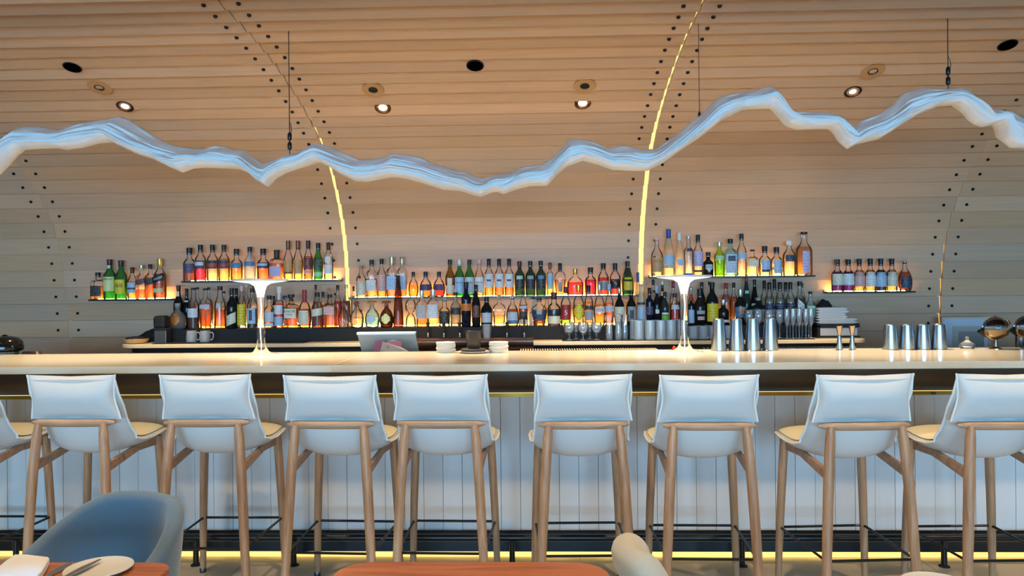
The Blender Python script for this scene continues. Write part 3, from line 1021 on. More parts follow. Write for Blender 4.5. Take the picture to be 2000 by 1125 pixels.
def bottle(x, topy, wpx, shape, glass, liq, fill, cap, capf, labels, desc, Y, zb, where, group, n_exp=None, stopper=None):
    base = at(x, 600, Y)
    H = at(x, topy, Y).z - zb
    R = pxm(wpx, Y) / 2
    t = thing('liquor_bottle', desc + ', ' + where, 'bottle', (base.x, Y, zb), 0, group)
    prof = SHAPES[shape]
    n = n_exp or SQUARE.get(shape, 2.0)
    sy = .62 if shape in ('flask', 'wide') else 1.0
    if sy * R > .05:
        sy = .05 / R
    ctop = 1 - capf if not stopper else 1 - capf * .9
    pr = [(r, h) for r, h in prof if h < ctop]
    pr.append((rad_at(prof, ctop), ctop))
    if stopper:
        pr[-1] = (rad_at(prof, ctop), ctop)
    seg = 20
    gm = gl(glass)
    MB().lathe([(r * R, h * H) for r, h in pr], seg, n, sy).build('glass_body', gm, t, 50)
    if liq and glass not in ('k', 'w', 'navy'):
        lp = [(r, h) for r, h in prof if .02 <= h < fill]
        lp = [(rad_at(prof, .025), .025)] + [q for q in lp if q[1] > .03] + [(rad_at(prof, fill), fill)]
        MB().lathe([((r * .93) * R, h * H) for r, h in lp], seg, n, sy).build('liquid', lq(liq), t, 50)
    if liq and glass == 'br':
        MB().lathe([(R * .99, .004), (R * 1.005, .006), (R * 1.005, .07 * H), (R * .99, .075 * H)], seg, n, sy).build('base_band', plain('base_band_blue', srgb(30, 80, 200), .3), t, True)
    cr = max(.0055, rad_at(prof, .97) * R * 1.14)
    if stopper == 'ball':
        MB().sphere((0, 0, H * (1 - capf / 2)), H * capf / 2 * 1.05, 14, 8, .9).build('stopper', capm(cap), t, True)
        MB().lathe([(cr * .9, ctop * H - .004), (cr * .9, (1 - capf * .6) * H)], 12).build('stopper_neck', capm('black'), t, True)
    elif stopper == 'disc':
        MB().lathe([(cr * .9, ctop * H - .003), (cr * .9, H * (1 - capf * .5)), (cr * 2.0, H * (1 - capf * .42)), (cr * 2.1, H * (1 - capf * .2)), (cr * 1.5, H)], 16).build('stopper', capm(cap), t, 50)
    elif stopper == 'flare':
        MB().lathe([(cr * .8, ctop * H - .002), (cr * .8, H * (1 - capf * .5)), (cr * 1.25, H * (1 - capf * .4)), (cr * 1.3, H)], 14).build('stopper', capm(cap), t, 50)
    else:
        cp = MB().lathe([(cr * .97, ctop * H - .002), (cr, ctop * H), (cr * 1.04, H * (1 - capf * .35)), (cr * 1.06, H - .002), (cr * .9, H)], 16).build('cap', capm(cap), t, 50)
        if capf > .13:
            MB().lathe([(cr * 1.07, 0), (cr * 1.09, .0012), (cr * 1.07, .003)], 16, o=(0, 0, ctop * H + .004), cap0=False, cap1=False).build('cap_ring', capm('silver' if cap in ('black', 'navy') else 'black'), cp, True)
    for li, lab in enumerate(labels):
        h0, h1, col, half = lab[:4]
        slant = lab[4] if len(lab) > 4 else 0
        ncol, nrow = 10, 3
        rows = []
        for j in range(nrow + 1):
            hh = h0 + (h1 - h0) * j / nrow
            row = []
            for i in range(ncol + 1):
                u = -1 + 2 * i / ncol
                a = math.radians(-90 + half * u)
                h2 = hh + slant * u
                r = rad_at(prof, h2) * R + .0011 + .0004 * li
                cx, sx = math.cos(a), math.sin(a)
                e = 2 / n
                wd = 1.0
                if len(lab) > 5 and lab[5] == 'oval':
                    v = (hh - (h0 + h1) / 2) / ((h1 - h0) / 2)
                    wd = max(.25, max(0, 1 - abs(v) ** 2.6) ** .5)
                    a = math.radians(-90 + half * u * wd)
                    cx, sx = math.cos(a), math.sin(a)
                if len(lab) > 5 and lab[5] == 'diamond':
                    v = (hh - (h0 + h1) / 2) / ((h1 - h0) / 2)
                    a = math.radians(-90 + half * u * max(.04, 1 - abs(v)))
                    cx, sx = math.cos(a), math.sin(a)
                row.append((r * math.copysign(abs(cx) ** e, cx), sy * r * math.copysign(abs(sx) ** e, sx) - (0 if sy == 1 else .0006), h2 * H))
            rows.append(row)
        lo = MB().grid(rows).build('label', pap(col) if len(lab) <= 6 else plain('label_' + col, srgb(*PAP[col][0]), .5), t, True)
        if len(lab) > 6:
            for (words, fz, fh, ink) in lab[6]:
                TEXT.append((lo, words, rad_at(prof, h0 + (h1 - h0) * fz) * R + .0018 + .0004 * li, (h0 + (h1 - h0) * fz) * H, half, (h1 - h0) * H * fh, ink, n, sy, slant * H))
    return t


def row(table, Y, zb, phrase, group):
    for i, e in enumerate(table):
        e = list(e)
        kw = e.pop() if isinstance(e[-1], dict) else {}
        bottle(*e, Y, zb, '%s from left %s' % (ORD[i], phrase), group, **kw)


L = lambda a, b, c, h=62, sl=0, sh=None, tx=None: tuple(x for x in (a, b, c, h, sl, sh, tx) if x is not None or True)[:7 if tx else 6]
row([
    (192, 532, 23, 'sq', 'c', 'amber', .5, 'black', .17, [L(.12, .5, 'black', 52)], 'small square amber bottle with near-black label'),
    (215, 506.5, 24, 'std', 'g', 'green', .5, 'maroon', .14, [L(.2, .56, 'olive', 66, 0, None, [('JAMESON', .82, .16, 'dkgreen')]), L(.77, .85, 'cream', 40)], 'green bottle with pale green label'),
    (237, 508.5, 23, 'std', 'g', 'green', .5, 'maroon', .15, [L(.14, .5, 'yellow', 58, 0, None, [('J&B', .55, .36, 'red')])], 'dark green bottle with yellow label and red letters'),
    (259, 522, 18, 'std', 'c', 'amber', .55, 'maroon', .18, [L(.2, .52, 'ltblue', 60), L(.3, .36, 'navy', 61)], 'amber bottle with blue and white label'),
    (277, 517.5, 19, 'sq', 'c', 'orange', .28, 'champ', .1, [L(.42, .58, 'maroon', 70, .05)], 'clear square bottle with slanted maroon label'),
    (294, 516, 17, 'sq', 'c', 'orange', .62, 'black', .13, [L(.4, .58, 'black', 70, .05)], 'amber square bottle with slanted black label'),
    (313, 505.5, 24, 'std', 'c', 'brown', .62, 'gold', .18, [L(.42, .6, 'black', 66, .06, None, [('WALKER', .5, .3, 'white')]), L(.16, .26, 'olive', 50)], 'brown bottle with gold cap and slanted black label'),
], SHYS['low_left'], SHZ['low_left'], 'on lowest left shelf', 'bottles on the lowest left shelf')
row([
    (371, 484, 24, 'short', 'c', 'brown', .52, 'black', .2, [L(.25, .52, 'purple', 60)], 'short dark red whisky bottle with purple label'),
    (392.5, 478, 22, 'std', 'c', 'mag', .34, 'black', .19, [L(.34, .56, 'navy', 66), L(.42, .52, 'silver', 52)], 'clear bottle with magenta liquid and dark label'),
    (416, 478, 22, 'std', 'c', 'pale', .34, 'black', .19, [L(.34, .56, 'black', 66), L(.38, .48, 'red', 64)], 'clear bottle with pale liquid and red-black label'),
    (438.5, 478, 22, 'std', 'c', 'gold', .62, 'black', .19, [L(.34, .56, 'navy', 66), L(.38, .48, 'red', 64)], 'full golden bottle with red label'),
    (463, 486, 23, 'short', 'c', 'amber', .40, 'black', .2, [L(.40, .56, 'blue', 66)], 'squat amber bottle with blue label'),
    (489, 482, 22, 'std', 'fr', None, .3, 'black', .17, [L(.42, .56, 'blue', 70)], 'frosted grey bottle with blue label'),
    (515, 485.5, 24, 'short', 'c', 'orange', .54, 'black', .2, [L(.38, .56, 'navy', 66), L(.45, .53, 'ltblue', 56)], 'squat orange bottle with blue label'),
    (541.5, 488, 25, 'sq', 'c', 'orange', .55, 'brown', .26, [L(.12, .45, 'lav', 45)], 'square orange bottle with lavender label'),
    (564, 470, 19, 'taper', 'c', 'gold', .5, 'bronze', .22, [L(.2, .5, 'tan', 60), L(.16, .2, 'brown', 62)], 'tall amber bottle with bronze capsule'),
    (583, 470, 19, 'taper', 'c', 'gold', .5, 'bronze', .22, [L(.16, .5, 'tan', 62)], 'tall amber bottle with tan label'),
    (603, 470, 19, 'taper', 'c', 'orange', .6, 'maroon', .2, [L(.26, .55, 'maroon', 70), L(.17, .24, 'pink', 60)], 'tall bottle with dark red label'),
    (622.5, 474.5, 19, 'taper', 'g', 'green', .4, 'black', .18, [L(.26, .54, 'dkgreen', 64), L(.1, .2, 'mint', 62)], 'bright green bottle'),
    (642.5, 473.5, 18, 'std', 'c', 'pale', .14, 'brown', .2, [L(.16, .4, 'white', 62), L(.46, .62, 'white', 42)], 'clear bottle with white label'),
], SHYS['high_left'], SHZ['high_left'], 'on upper left shelf', 'bottles on the upper left shelf')
shield = [('8', .62, .1, 'navy')]
row([
    (706, 519, 20, 'std', 'c', 'gold', .3, 'cork', .1, [L(.08, .5, 'cream', 70)], 'clear corked bottle with tall cream label'),
    (726.5, 507.5, 20, 'sq', 'c', 'amber', .5, 'black', .16, [L(.18, .46, 'white', 62)], 'square amber bottle with white label'),
    (746, 505.5, 18.5, 'std', 'c', 'amber', .4, 'black', .13, [L(.16, .58, 'pink', 64)], 'amber bottle with pinkish label'),
    (766, 501.5, 20, 'sq', 'c', 'orange', .55, 'champ', .2, [L(.18, .52, 'ltblue', 66)], 'orange bottle with pale blue label and champagne capsule'),
    (786, 501.5, 18, 'sq', 'c', 'orange', .4, 'champ', .2, [L(.18, .52, 'ltblue', 66)], 'amber bottle with pale blue label behind the tall cone'),
    (808, 531, 20, 'round', 'c', 'amber', .5, 'black', .2, [], 'small round amber bottle with black cap'),
    (832, 530.5, 25, 'round', 'c', 'orange', .5, 'black', .22, [L(.25, .5, 'purple', 52)], 'round orange bottle with purple label'),
    (858, 530.5, 24, 'round', 'c', 'red', .5, 'black', .22, [L(.25, .5, 'purple', 52)], 'round red-orange bottle with purple label'),
    (879.5, 507, 19, 'taper', 'ol', 'amber', .4, 'black', .13, [L(.08, .3, 'cream', 64), L(.3, .5, 'cream', 30)], 'olive brown bottle with cream label'),
    (898, 507, 19, 'wine', 'g', 'green', .4, 'white', .16, [L(.1, .52, 'ltblue', 66, 0, None, [('LAPHROAIG', .66, .1, 'black')])], 'green bottle with white cap and tall pale label'),
    (917.5, 507, 19, 'wine', 'g', 'green', .4, 'black', .13, [L(.1, .52, 'silver', 66, 0, None, [('LAPHROAIG', .66, .1, 'black')])], 'green bottle with dark cap and pale label'),
    (936.5, 507, 18, 'wine', 'c', 'amber', .4, 'pink', .14, [L(.1, .52, 'white', 66, 0, None, [('LAPHROAIG', .66, .1, 'black')])], 'amber bottle with pink cap and white label'),
    (955.5, 505.5, 18, 'std', 'c', 'amber', .52, 'black', .21, [L(.24, .6, 'white', 66), L(.4, .45, 'navy', 26)], 'amber bottle with white shield label'),
    (975.5, 505.5, 18, 'std', 'c', 'orange', .52, 'black', .21, [L(.24, .6, 'white', 66), L(.4, .45, 'navy', 26)], 'orange-amber bottle with white shield label'),
    (995, 505.5, 18, 'std', 'c', 'orange', .5, 'black', .21, [L(.24, .6, 'white', 66), L(.4, .45, 'navy', 26)], 'amber bottle with white shield label beside green ones'),
    (1015.5, 510, 20, 'std', 'dg', None, .3, 'maroon', .16, [L(.2, .48, 'black', 60), L(.48, .58, 'mint', 36)], 'dark green bottle with red capsule'),
    (1036.5, 510, 20, 'std', 'dg', None, .3, 'black', .16, [L(.2, .48, 'black', 60), L(.48, .58, 'grey', 36)], 'dark green bottle with black label and grey neck seal'),
    (1057, 509.5, 20, 'std', 'dg', None, .3, 'black', .16, [L(.2, .48, 'black', 60), L(.48, .58, 'blue', 36)], 'dark green bottle with blue seal'),
    (1075, 513, 13, 'slim', 'c', 'gold', .28, 'bronze', .2, [L(.3, .66, 'ltblue', 60), L(.2, .3, 'olive', 60)], 'slim amber bottle with white label'),
    (1094.5, 514, 22, 'flask', 'c', 'amber', .5, 'black', .26, [L(.12, .42, 'grey', 24)], 'flat amber bottle with long black capsule'),
    (1124, 525, 32, 'wide', 'c', 'red', .5, 'gold', .2, [], 'wide clear bottle of red liquor with gold cap'),
    (1154, 522, 22, 'short', 'c', 'mag', .56, 'black', .22, [], 'dark crimson bottle with black cap'),
    (1179, 514, 22, 'wine', 'c', 'red', .55, 'black', .2, [L(.16, .44, 'grey', 60)], 'clear bottle with grey label and red liquor'),
    (1202, 514, 21, 'std', 'c', 'red', .2, 'black', .24, [L(.2, .5, 'black', 66, 0, None, [('X', .5, .8, 'grey')])], 'bottle with black label and silver cross'),
    (1226.5, 510, 23, 'champ', 'dg', None, .3, 'black', .2, [L(.14, .4, 'yellow', 44), L(.46, .52, 'yellow', 40)], 'tall dark bottle with yellow labels'),
], SHYS['middle'], SHZ['middle'], 'on middle shelf', 'bottles on the middle shelf')
row([
    (1284, 466, 23, 'std', 'c', 'blush', .5, 'pink', .06, [L(.12, .5, 'tan', 56, 0, None, [("TITO'S", .72, .18, 'brown')])], 'clear bottle with tan label and copper cap', {'stopper': 'flare'}),
    (1307, 447.5, 23, 'champ', 'cr', None, .3, 'blue', .19, [L(.26, .46, 'ltblue', 58), L(.18, .25, 'cream', 58, 0, None, [('GREY GOOSE', .5, .75, 'navy')])], 'tall frosted bottle with blue cap'),
    (1328, 454.5, 19, 'champ', 'cr', None, .3, 'white', .2, [L(.25, .4, 'ltblue', 30)], 'slim frosted bottle with white cap'),
    (1346, 461.5, 17, 'slim', 'br', 'water', .4, 'silver', .05, [L(.62, .7, 'navy', 34)], 'slim clear bottle with blue base and navy seal'),
    (1364.5, 458.5, 19, 'std', 'c', 'pale', .3, 'black', .18, [L(.24, .6, 'lav', 70), L(.1, .15, 'black', 66)], 'clear bottle with tall lilac label'),
    (1384, 492.5, 20, 'short', 'k', None, .3, 'black', .2, [L(.16, .62, 'silver', 62, 0, 'diamond', [("HENDRICK'S", .5, .1, 'black')])], 'short black bottle with silver diamond label'),
    (1406, 473, 20, 'std', 'lime', 'green', .45, 'silver', .12, [L(.5, .6, 'mint', 46)], 'lime green bottle with silver cap'),
    (1427.5, 466.5, 23, 'sq', 'aq', 'aqua', .6, 'black', .12, [L(.08, .58, 'silver', 48), L(.4, .54, 'navy', 16)], 'pale blue square bottle with black cap'),
    (1449.5, 456.5, 19, 'std', 'c', 'blush', .42, 'black', .15, [L(.4, .54, 'ltblue', 66)], 'bottle with pale blue label and square black cap'),
    (1470.5, 487.5, 21, 'sq', 'c', 'pale', .5, 'brown', .06, [L(.36, .6, 'cream', 62)], 'small clear square bottle with cream label'),
    (1494.5, 480.5, 22, 'short', 'c', 'pale', .4, 'black', .22, [L(.12, .52, 'ltblue', 44), L(.12, .2, 'navy', 44)], 'small clear bottle with blue picture label'),
    (1517.5, 482.5, 22, 'short', 'c', 'pale', .3, 'black', .22, [L(.08, .54, 'ltblue', 40), L(.2, .3, 'silver', 60)], 'small clear bottle with blue band'),
    (1542.5, 470, 25, 'std', 'c', 'pale', .42, 'white', .13, [L(.4, .58, 'navy', 48)], 'clear bottle with dark navy shield label'),
    (1571.5, 453, 31, 'std', 'c', 'amber', .66, 'black', .05, [L(.06, .56, 'lav', 24)], 'big amber bottle with narrow lilac strip'),
], SHYS['high_right'], SHZ['high_right'], 'on upper right shelf', 'bottles on the upper right shelf')
row([
    (1636, 506.5, 22, 'short', 'c', 'purple', .62, 'black', .2, [L(.2, .55, 'cream', 72)], 'purple bottle with cream label'),
    (1657.5, 506.5, 21, 'short', 'c', 'purple', .62, 'black', .2, [L(.2, .55, 'white', 72)], 'purple bottle with white label'),
    (1679, 505.5, 20, 'short', 'c', 'amber', .65, 'black', .22, [L(.15, .58, 'pink', 72)], 'amber bottle with black cap and pale label'),
    (1700.5, 505, 20, 'short', 'c', 'amber', .65, 'black', .22, [L(.15, .58, 'white', 72)], 'amber bottle with black cap and white label'),
    (1721, 505, 20, 'short', 'c', 'black', .65, 'black', .22, [L(.14, .58, 'ltblue', 72)], 'bottle of black liquid with pale label'),
    (1742.5, 505, 20, 'short', 'c', 'amber', .65, 'black', .22, [L(.15, .58, 'cream', 72)], 'amber bottle with cream lettered label'),
    (1768, 508, 25, 'round', 'c', 'brown', .62, 'silver', .12, [L(.1, .46, 'navy', 62)], 'dark amber bottle with blue-black label', {'stopper': 'ball'}),
], SHYS['low_right'], SHZ['low_right'], 'on far right shelf', 'bottles on the far right shelf')
YF, YR = 5.765, 5.885
D = {'stopper': 'disc'}
row([
    (347, 592, 33, 'round', 'gy', 'brown', .3, 'grey', .16, [L(.16, .62, 'orange', 34, 0, 'oval')], 'squat faceted bottle with golden oval label'),
    (378, 562, 22, 'wine', 'c', 'dark', .5, 'black', .05, [L(.28, .5, 'white', 64)], 'dark bottle with white scrawled label'),
    (402, 563, 28, 'flask', 'c', 'orange', .62, 'black', .05, [L(.5, .6, 'silver', 46)], 'oval flask of dark red whisky'),
    (430, 559, 24, 'hip', 'c', 'orange', .45, 'maroon', .09, [L(.5, .6, 'ltblue', 24)], 'curvy bottle of orange liquor with maroon top'),
    (453, 563, 21, 'std', 'k', None, .3, 'black', .2, [L(.1, .36, 'cream', 60, .06)], 'black bottle with slanted cream label'),
    (472, 557, 17, 'std', 'c', 'pale', .2, 'pink', .12, [L(.08, .56, 'yellow', 78)], 'bottle wrapped in yellow paper'),
    (493, 563, 21, 'std', 'c', 'black', .5, 'black', .1, [L(.12, .5, 'ltblue', 50), L(.2, .46, 'navy', 16)], 'dark bottle with blue picture on white label'),
], YF, RZ, 'in front, left of lamp', 'front bottles left of the left lamp')
row([
    (526, 577, 22, 'short', 'c', 'brown', .5, 'black', .12, [L(.2, .5, 'silver', 64), L(.06, .16, 'white', 56)], 'bottle with shiny silver-blue label'),
    (545, 560, 18, 'std', 'c', 'red', .6, 'white', .34, [L(.06, .28, 'ltblue', 64), L(.34, .56, 'white', 64)], 'red bottle with white stopper, two white labels', {'stopper': 'flare'}),
    (569, 575, 25, 'sq', 'c', 'brown', .6, 'black', .22, [L(.3, .58, 'cream', 66, 0, None, [('KNOB', .74, .27, 'black'), ('CREEK', .4, .14, 'black')])], 'square bottle with big black cap, lettered label', {'stopper': 'flare'}),
    (595, 566, 26, 'round', 'c', 'brown', .5, 'red', .32, [L(.1, .46, 'cream', 48)], 'square-shouldered bottle dipped in red wax'),
    (620, 571, 23, 'std', 'c', 'dark', .5, 'black', .12, [L(.34, .54, 'cream', 66, .03)], 'dark bottle with slanted cream band'),
    (645, 575, 26, 'sq', 'c', 'orange', .58, 'black', .14, [L(.4, .64, 'pink', 34)], 'square orange bottle with small pink label'),
    (671, 590, 22, 'round', 'c', 'water', .3, 'wood', .2, [], 'squat clear bottle with round wooden stopper', {'stopper': 'ball'}),
], YF, RZ, 'in front, right of lamp', 'front bottles between left lamp and bright joint')
row([
    (697, 588, 27, 'round', 'c', 'pale', .4, 'wood', .2, [], 'squat clear bottle with round brown stopper', {'stopper': 'ball'}),
    (727, 588, 29, 'round', 'aq', 'aqua', .3, 'cork', .2, [L(.16, .5, 'ltblue', 36, 0, 'oval')], 'squat pale blue bottle with flat wooden stopper', D),
    (755, 587.5, 27, 'round', 'b', 'dark', .5, 'wood', .2, [L(.14, .52, 'olive', 40, 0, 'oval')], 'squat brown-black bottle with cream oval label', D),
    (778, 537, 21, 'cone', 'b', 'amber', .7, 'black', .07, [], 'tall tapering amber bottle with black ball stopper', {'stopper': 'ball'}),
    (802, 583, 21, 'hour', 'c', 'pale', .3, 'silver', .04, [], 'hourglass-shaped clear bottle'),
    (824, 567, 21, 'sq', 'c', 'orange', .26, 'silver', .2, [L(.24, .6, 'grey', 60)], 'square bottle with silver stopper and grey label'),
    (846, 565, 22, 'sq', 'c', 'gold', .26, 'silver', .2, [L(.24, .6, 'silver', 60)], 'square bottle with silver stopper and pale gold tequila'),
    (868, 581, 21, 'short', 'c', 'pale', .2, 'grey', .14, [L(.12, .54, 'black', 74)], 'short bottle with wide black label'),
], YF, RZ, 'under middle shelf, left', 'front bottles right of the left bright joint')
row([
    (890, 571, 21, 'std', 'gy', 'pale', .4, 'black', .08, [L(.36, .56, 'black', 74)], 'ribbed grey bottle with black band'),
    (910.5, 551, 19, 'slim', 'navy', None, .3, 'black', .13, [L(.36, .52, 'orange', 74)], 'tall navy bottle with orange band and silver medal'),
    (930, 556, 17, 'wine', 'k', None, .3, 'black', .14, [L(.22, .5, 'brown', 50)], 'slender black-brown bottle'),
    (950.5, 579, 23, 'wine', 'k', None, .3, 'black', .2, [L(.14, .46, 'orange', 74), L(.14, .46, 'silver', 44)], 'black bottle with orange and white label'),
    (975, 576, 25, 'decant', 'c', 'gold', .36, 'grey', .16, [], 'flared clear decanter of pale gold liquor', {'stopper': 'flare'}),
    (1001, 576, 25, 'round', 'c', 'brown', .55, 'silver', .14, [L(.08, .46, 'silver', 52), L(.08, .2, 'blue', 50)], 'amber bottle with silver ball stopper and blue label', {'stopper': 'ball'}),
    (1022, 568, 19, 'hip', 'c', 'brown', .6, 'black', .1, [L(.2, .42, 'black', 66), L(.06, .18, 'cream', 60), L(.5, .58, 'silver', 60)], 'red-brown bottle with silver neck band'),
    (1053, 581, 30, 'flask', 'c', 'brown', .4, 'black', .14, [L(.2, .58, 'navy', 66), L(.42, .58, 'grey', 20)], 'dark rum bottle with blue-black drawn label'),
    (1082, 571, 26, 'short', 'c', 'black', .5, 'maroon', .2, [L(.08, .3, 'cream', 58)], 'dark bottle with low white label'),
], YF, RZ, 'in front, middle', 'front bottles in the middle')
row([
    (1105, 560, 20, 'std', 'c', 'green', .3, 'maroon', .16, [L(.16, .54, 'red', 66, 0, None, [('5', .48, .3, 'cream')])], 'bottle with red label bearing a figure five'),
    (1130, 556, 21, 'std', 'c', 'gold', .5, 'gold', .18, [L(.14, .54, 'yellow', 60, 0, 'oval')], 'bottle with yellow oval label'),
    (1150, 557, 18, 'std', 'c', 'amber', .6, 'black', .2, [L(.14, .38, 'grey', 66), L(.4, .5, 'black', 66)], 'amber bottle with black and white label'),
    (1171, 552, 23, 'round', 'c', 'amber', .5, 'silver', .2, [L(.3, .44, 'white', 52, 0, None, [('AVERNA', .5, .7, 'red')])], 'round bottle with white banner label'),
    (1190, 555, 17, 'wine', 'c', 'orange', .55, 'ltblue', .16, [L(.34, .48, 'silver', 66)], 'slim orange bottle with pale blue cap'),
    (1210, 562, 22, 'round', 'k', None, .3, 'champ', .14, [L(.1, .5, 'cream', 66)], 'dark bottle with cream embossed label'),
    (1233, 567, 20, 'wine', 'k', None, .3, 'black', .14, [L(.12, .54, 'grey', 52), L(.2, .44, 'black', 20)], 'black bottle with grey picture label'),
], YF, RZ, 'above the snifters', 'front bottles above the beer glasses')
row([
    (1252, 555, 18, 'hip', 'fr', None, .3, 'pink', .06, [L(.1, .45, 'ltblue', 60), L(.5, .56, 'black', 66)], 'silvery patterned bottle'),
    (1268.5, 562, 15, 'slim', 'navy', None, .3, 'black', .2, [L(.28, .5, 'purple', 66)], 'violet-navy bottle'),
    (1283, 558, 14, 'wine', 'k', None, .3, 'ltblue', .18, [L(.3, .4, 'white', 30)], 'black bottle with round white seal'),
    (1298.5, 570, 16, 'std', 'dg', None, .3, 'black', .18, [L(.06, .3, 'green', 56), L(.32, .38, 'white', 50)], 'dark bottle with light green label'),
    (1318, 573, 20, 'hip', 'c', 'red', .6, 'maroon', .12, [L(.04, .18, 'white', 60), L(.5, .64, 'silver', 56)], 'bright red bottle with silver neck label'),
    (1350, 575, 12, 'slim', 'k', None, .3, 'red', .2, [L(.06, .5, 'ltblue', 66)], 'narrow bottle with pale blue label beside the lamp'),
    (1367, 564, 23, 'wine', 'k', None, .3, 'black', .24, [L(.3, .4, 'grey', 40), L(.14, .24, 'pink', 34)], 'black port-style bottle'),
    (1391, 551, 24, 'std', 'k', None, .3, 'black', .12, [L(.08, .5, 'yellow', 62)], 'black bottle with yellow arched label'),
    (1412.5, 585, 21, 'short', 'k', None, .3, 'silver', .2, [L(.1, .2, 'white', 60)], 'short black bottle with white band'),
], YF, RZ, 'above the tumblers', 'front bottles above the tumblers')
row([
    (1446, 565, 22, 'std', 'k', None, .3, 'silver', .2, [L(.2, .5, 'blue', 66), L(.3, .5, 'tan', 26)], 'black bottle with silver cap and copper heart'),
    (1481, 581, 24, 'sq', 'k', None, .3, 'grey', .1, [L(.1, .56, 'grey', 50)], 'square black bottle with grey panel label'),
    (1503, 551.5, 18, 'std', 'c', 'pale', .6, 'black', .2, [L(.1, .5, 'navy', 70), L(.24, .36, 'blue', 30)], 'pale bottle with navy label, leftmost of three alike'),
    (1523.5, 551, 18, 'std', 'c', 'pale', .6, 'black', .2, [L(.1, .5, 'navy', 70), L(.24, .36, 'blue', 30)], 'pale bottle with navy label, middle of three alike'),
    (1544, 551, 18, 'std', 'c', 'pale', .6, 'black', .2, [L(.1, .5, 'navy', 70), L(.24, .36, 'blue', 30)], 'pale bottle with navy label, rightmost of three alike'),
    (1562.5, 549.5, 20, 'short', 'c', 'dark', .6, 'black', .1, [L(.28, .52, 'white', 40, -.08, None, [('LOT', .68, .28, 'black'), ('40', .3, .28, 'black')])], 'dark amber bottle with tilted lettered white tag'),
    (1583, 569, 18, 'std', 'c', 'water', .5, 'brown', .08, [L(.24, .56, 'mint', 60), L(.7, .8, 'grey', 50)], 'clear bottle with mint green label'),
], YF, RZ, 'behind wine glasses', 'front bottles behind the wine glasses')
row([
    (349, 557, 20, 'wine', 'k', None, .3, 'maroon', .1, [L(.74, .86, 'cream', 40)], 'maroon-black bottle with white neck strip'),
    (365, 563.5, 15, 'wine', 'k', None, .3, 'black', .24, [L(.66, .7, 'white', 50)], 'slim black bottle with white collar'),
    (386, 561, 14, 'std', 'c', 'orange', .6, 'black', .05, [], 'amber bottle, neck showing'),
    (408, 561, 15, 'std', 'c', 'amber', .62, 'black', .06, [], 'amber bottle behind the oval flask'),
    (437.5, 569, 14, 'std', 'c', 'gold', .6, 'black', .05, [], 'gold bottle with short neck'),
    (462, 563, 15, 'std', 'k', None, .3, 'black', .2, [], 'plain black bottle'),
    (481, 556, 14, 'std', 'c', 'water', .4, 'white', .05, [], 'clear bottle with slim neck'),
    (496, 557, 14, 'std', 'c', 'pale', .4, 'olive', .08, [], 'clear bottle with olive stopper'),
], YR, RZ, 'in rear, left of lamp', 'rear bottles left of the left lamp')
row([
    (535, 578, 12, 'std', 'k', None, .3, 'black', .1, [L(.6, .7, 'yellow', 60)], 'small black bottle with yellow collar'),
    (556, 577, 15, 'std', 'c', 'amber', .6, 'blue', .14, [], 'amber bottle with blue ball stopper', {'stopper': 'ball'}),
    (617, 556, 11, 'wine', 'c', 'dark', .6, 'black', .15, [], 'dark bottle with tall black cap'),
    (631, 570, 13, 'std', 'c', 'amber', .64, 'black', .18, [], 'amber bottle with broad black cap'),
    (643, 563, 14, 'std', 'c', 'blush', .5, 'cork', .08, [], 'clear bottle with pinkish cork'),
    (660, 557, 15, 'std', 'c', 'red', .62, 'black', .14, [], 'bottle of red liquor with black cap'),
    (677, 556, 15, 'wine', 'c', 'dark', .62, 'champ', .08, [], 'dark plum bottle against the bright joint'),
    (691, 559, 11, 'std', 'c', 'blush', .5, 'black', .12, [], 'small clear bottle with black cap'),
], YR, RZ, 'in rear, right of lamp', 'rear bottles right of the left lamp')
row([
    (1041, 581, 18, 'coco', 'w', None, .3, 'black', .04, [L(.4, .5, 'white', 60, 0, None, [('MALIBU', .5, .7, 'navy')])], 'white opaque bottle behind the drawn label rum'),
    (1068, 578, 22, 'round', 'c', 'gold', .5, 'olive', .1, [], 'round pale gold bottle'),
    (1246.5, 532, 14, 'champ', 'cr', None, .3, 'blue', .18, [], 'frosted bottle with blue capsule at the bright joint'),
    (1262, 542, 11, 'champ', 'cr', None, .3, 'grey', .16, [], 'slim frosted bottle'),
    (1276, 546, 14, 'std', 'c', 'pale', .5, 'black', .12, [L(.5, .6, 'cream', 50)], 'clear bottle with black cap'),
    (1294, 549, 14, 'std', 'k', None, .3, 'white', .08, [L(.66, .76, 'cream', 50)], 'dark bottle with white top'),
    (1315, 549, 14, 'std', 'c', 'amber', .5, 'red', .16, [], 'clear bottle with pink-red top'),
    (1331, 568, 14, 'wine', 'k', None, .3, 'black', .2, [], 'dark bottle beside the lamp stem'),
    (1350, 561, 13, 'std', 'c', 'gold', .5, 'silver', .08, [], 'yellowish bottle right of the lamp stem'),
    (1371, 551, 15, 'wine', 'k', None, .3, 'black', .14, [], 'black bottle behind the port bottle'),
    (1385, 550, 9, 'std', 'c', 'green', .6, 'black', .08, [], 'thin yellow-green bottle'),
], YR, RZ, 'in rear, middle', 'rear bottles from the middle to the right lamp')
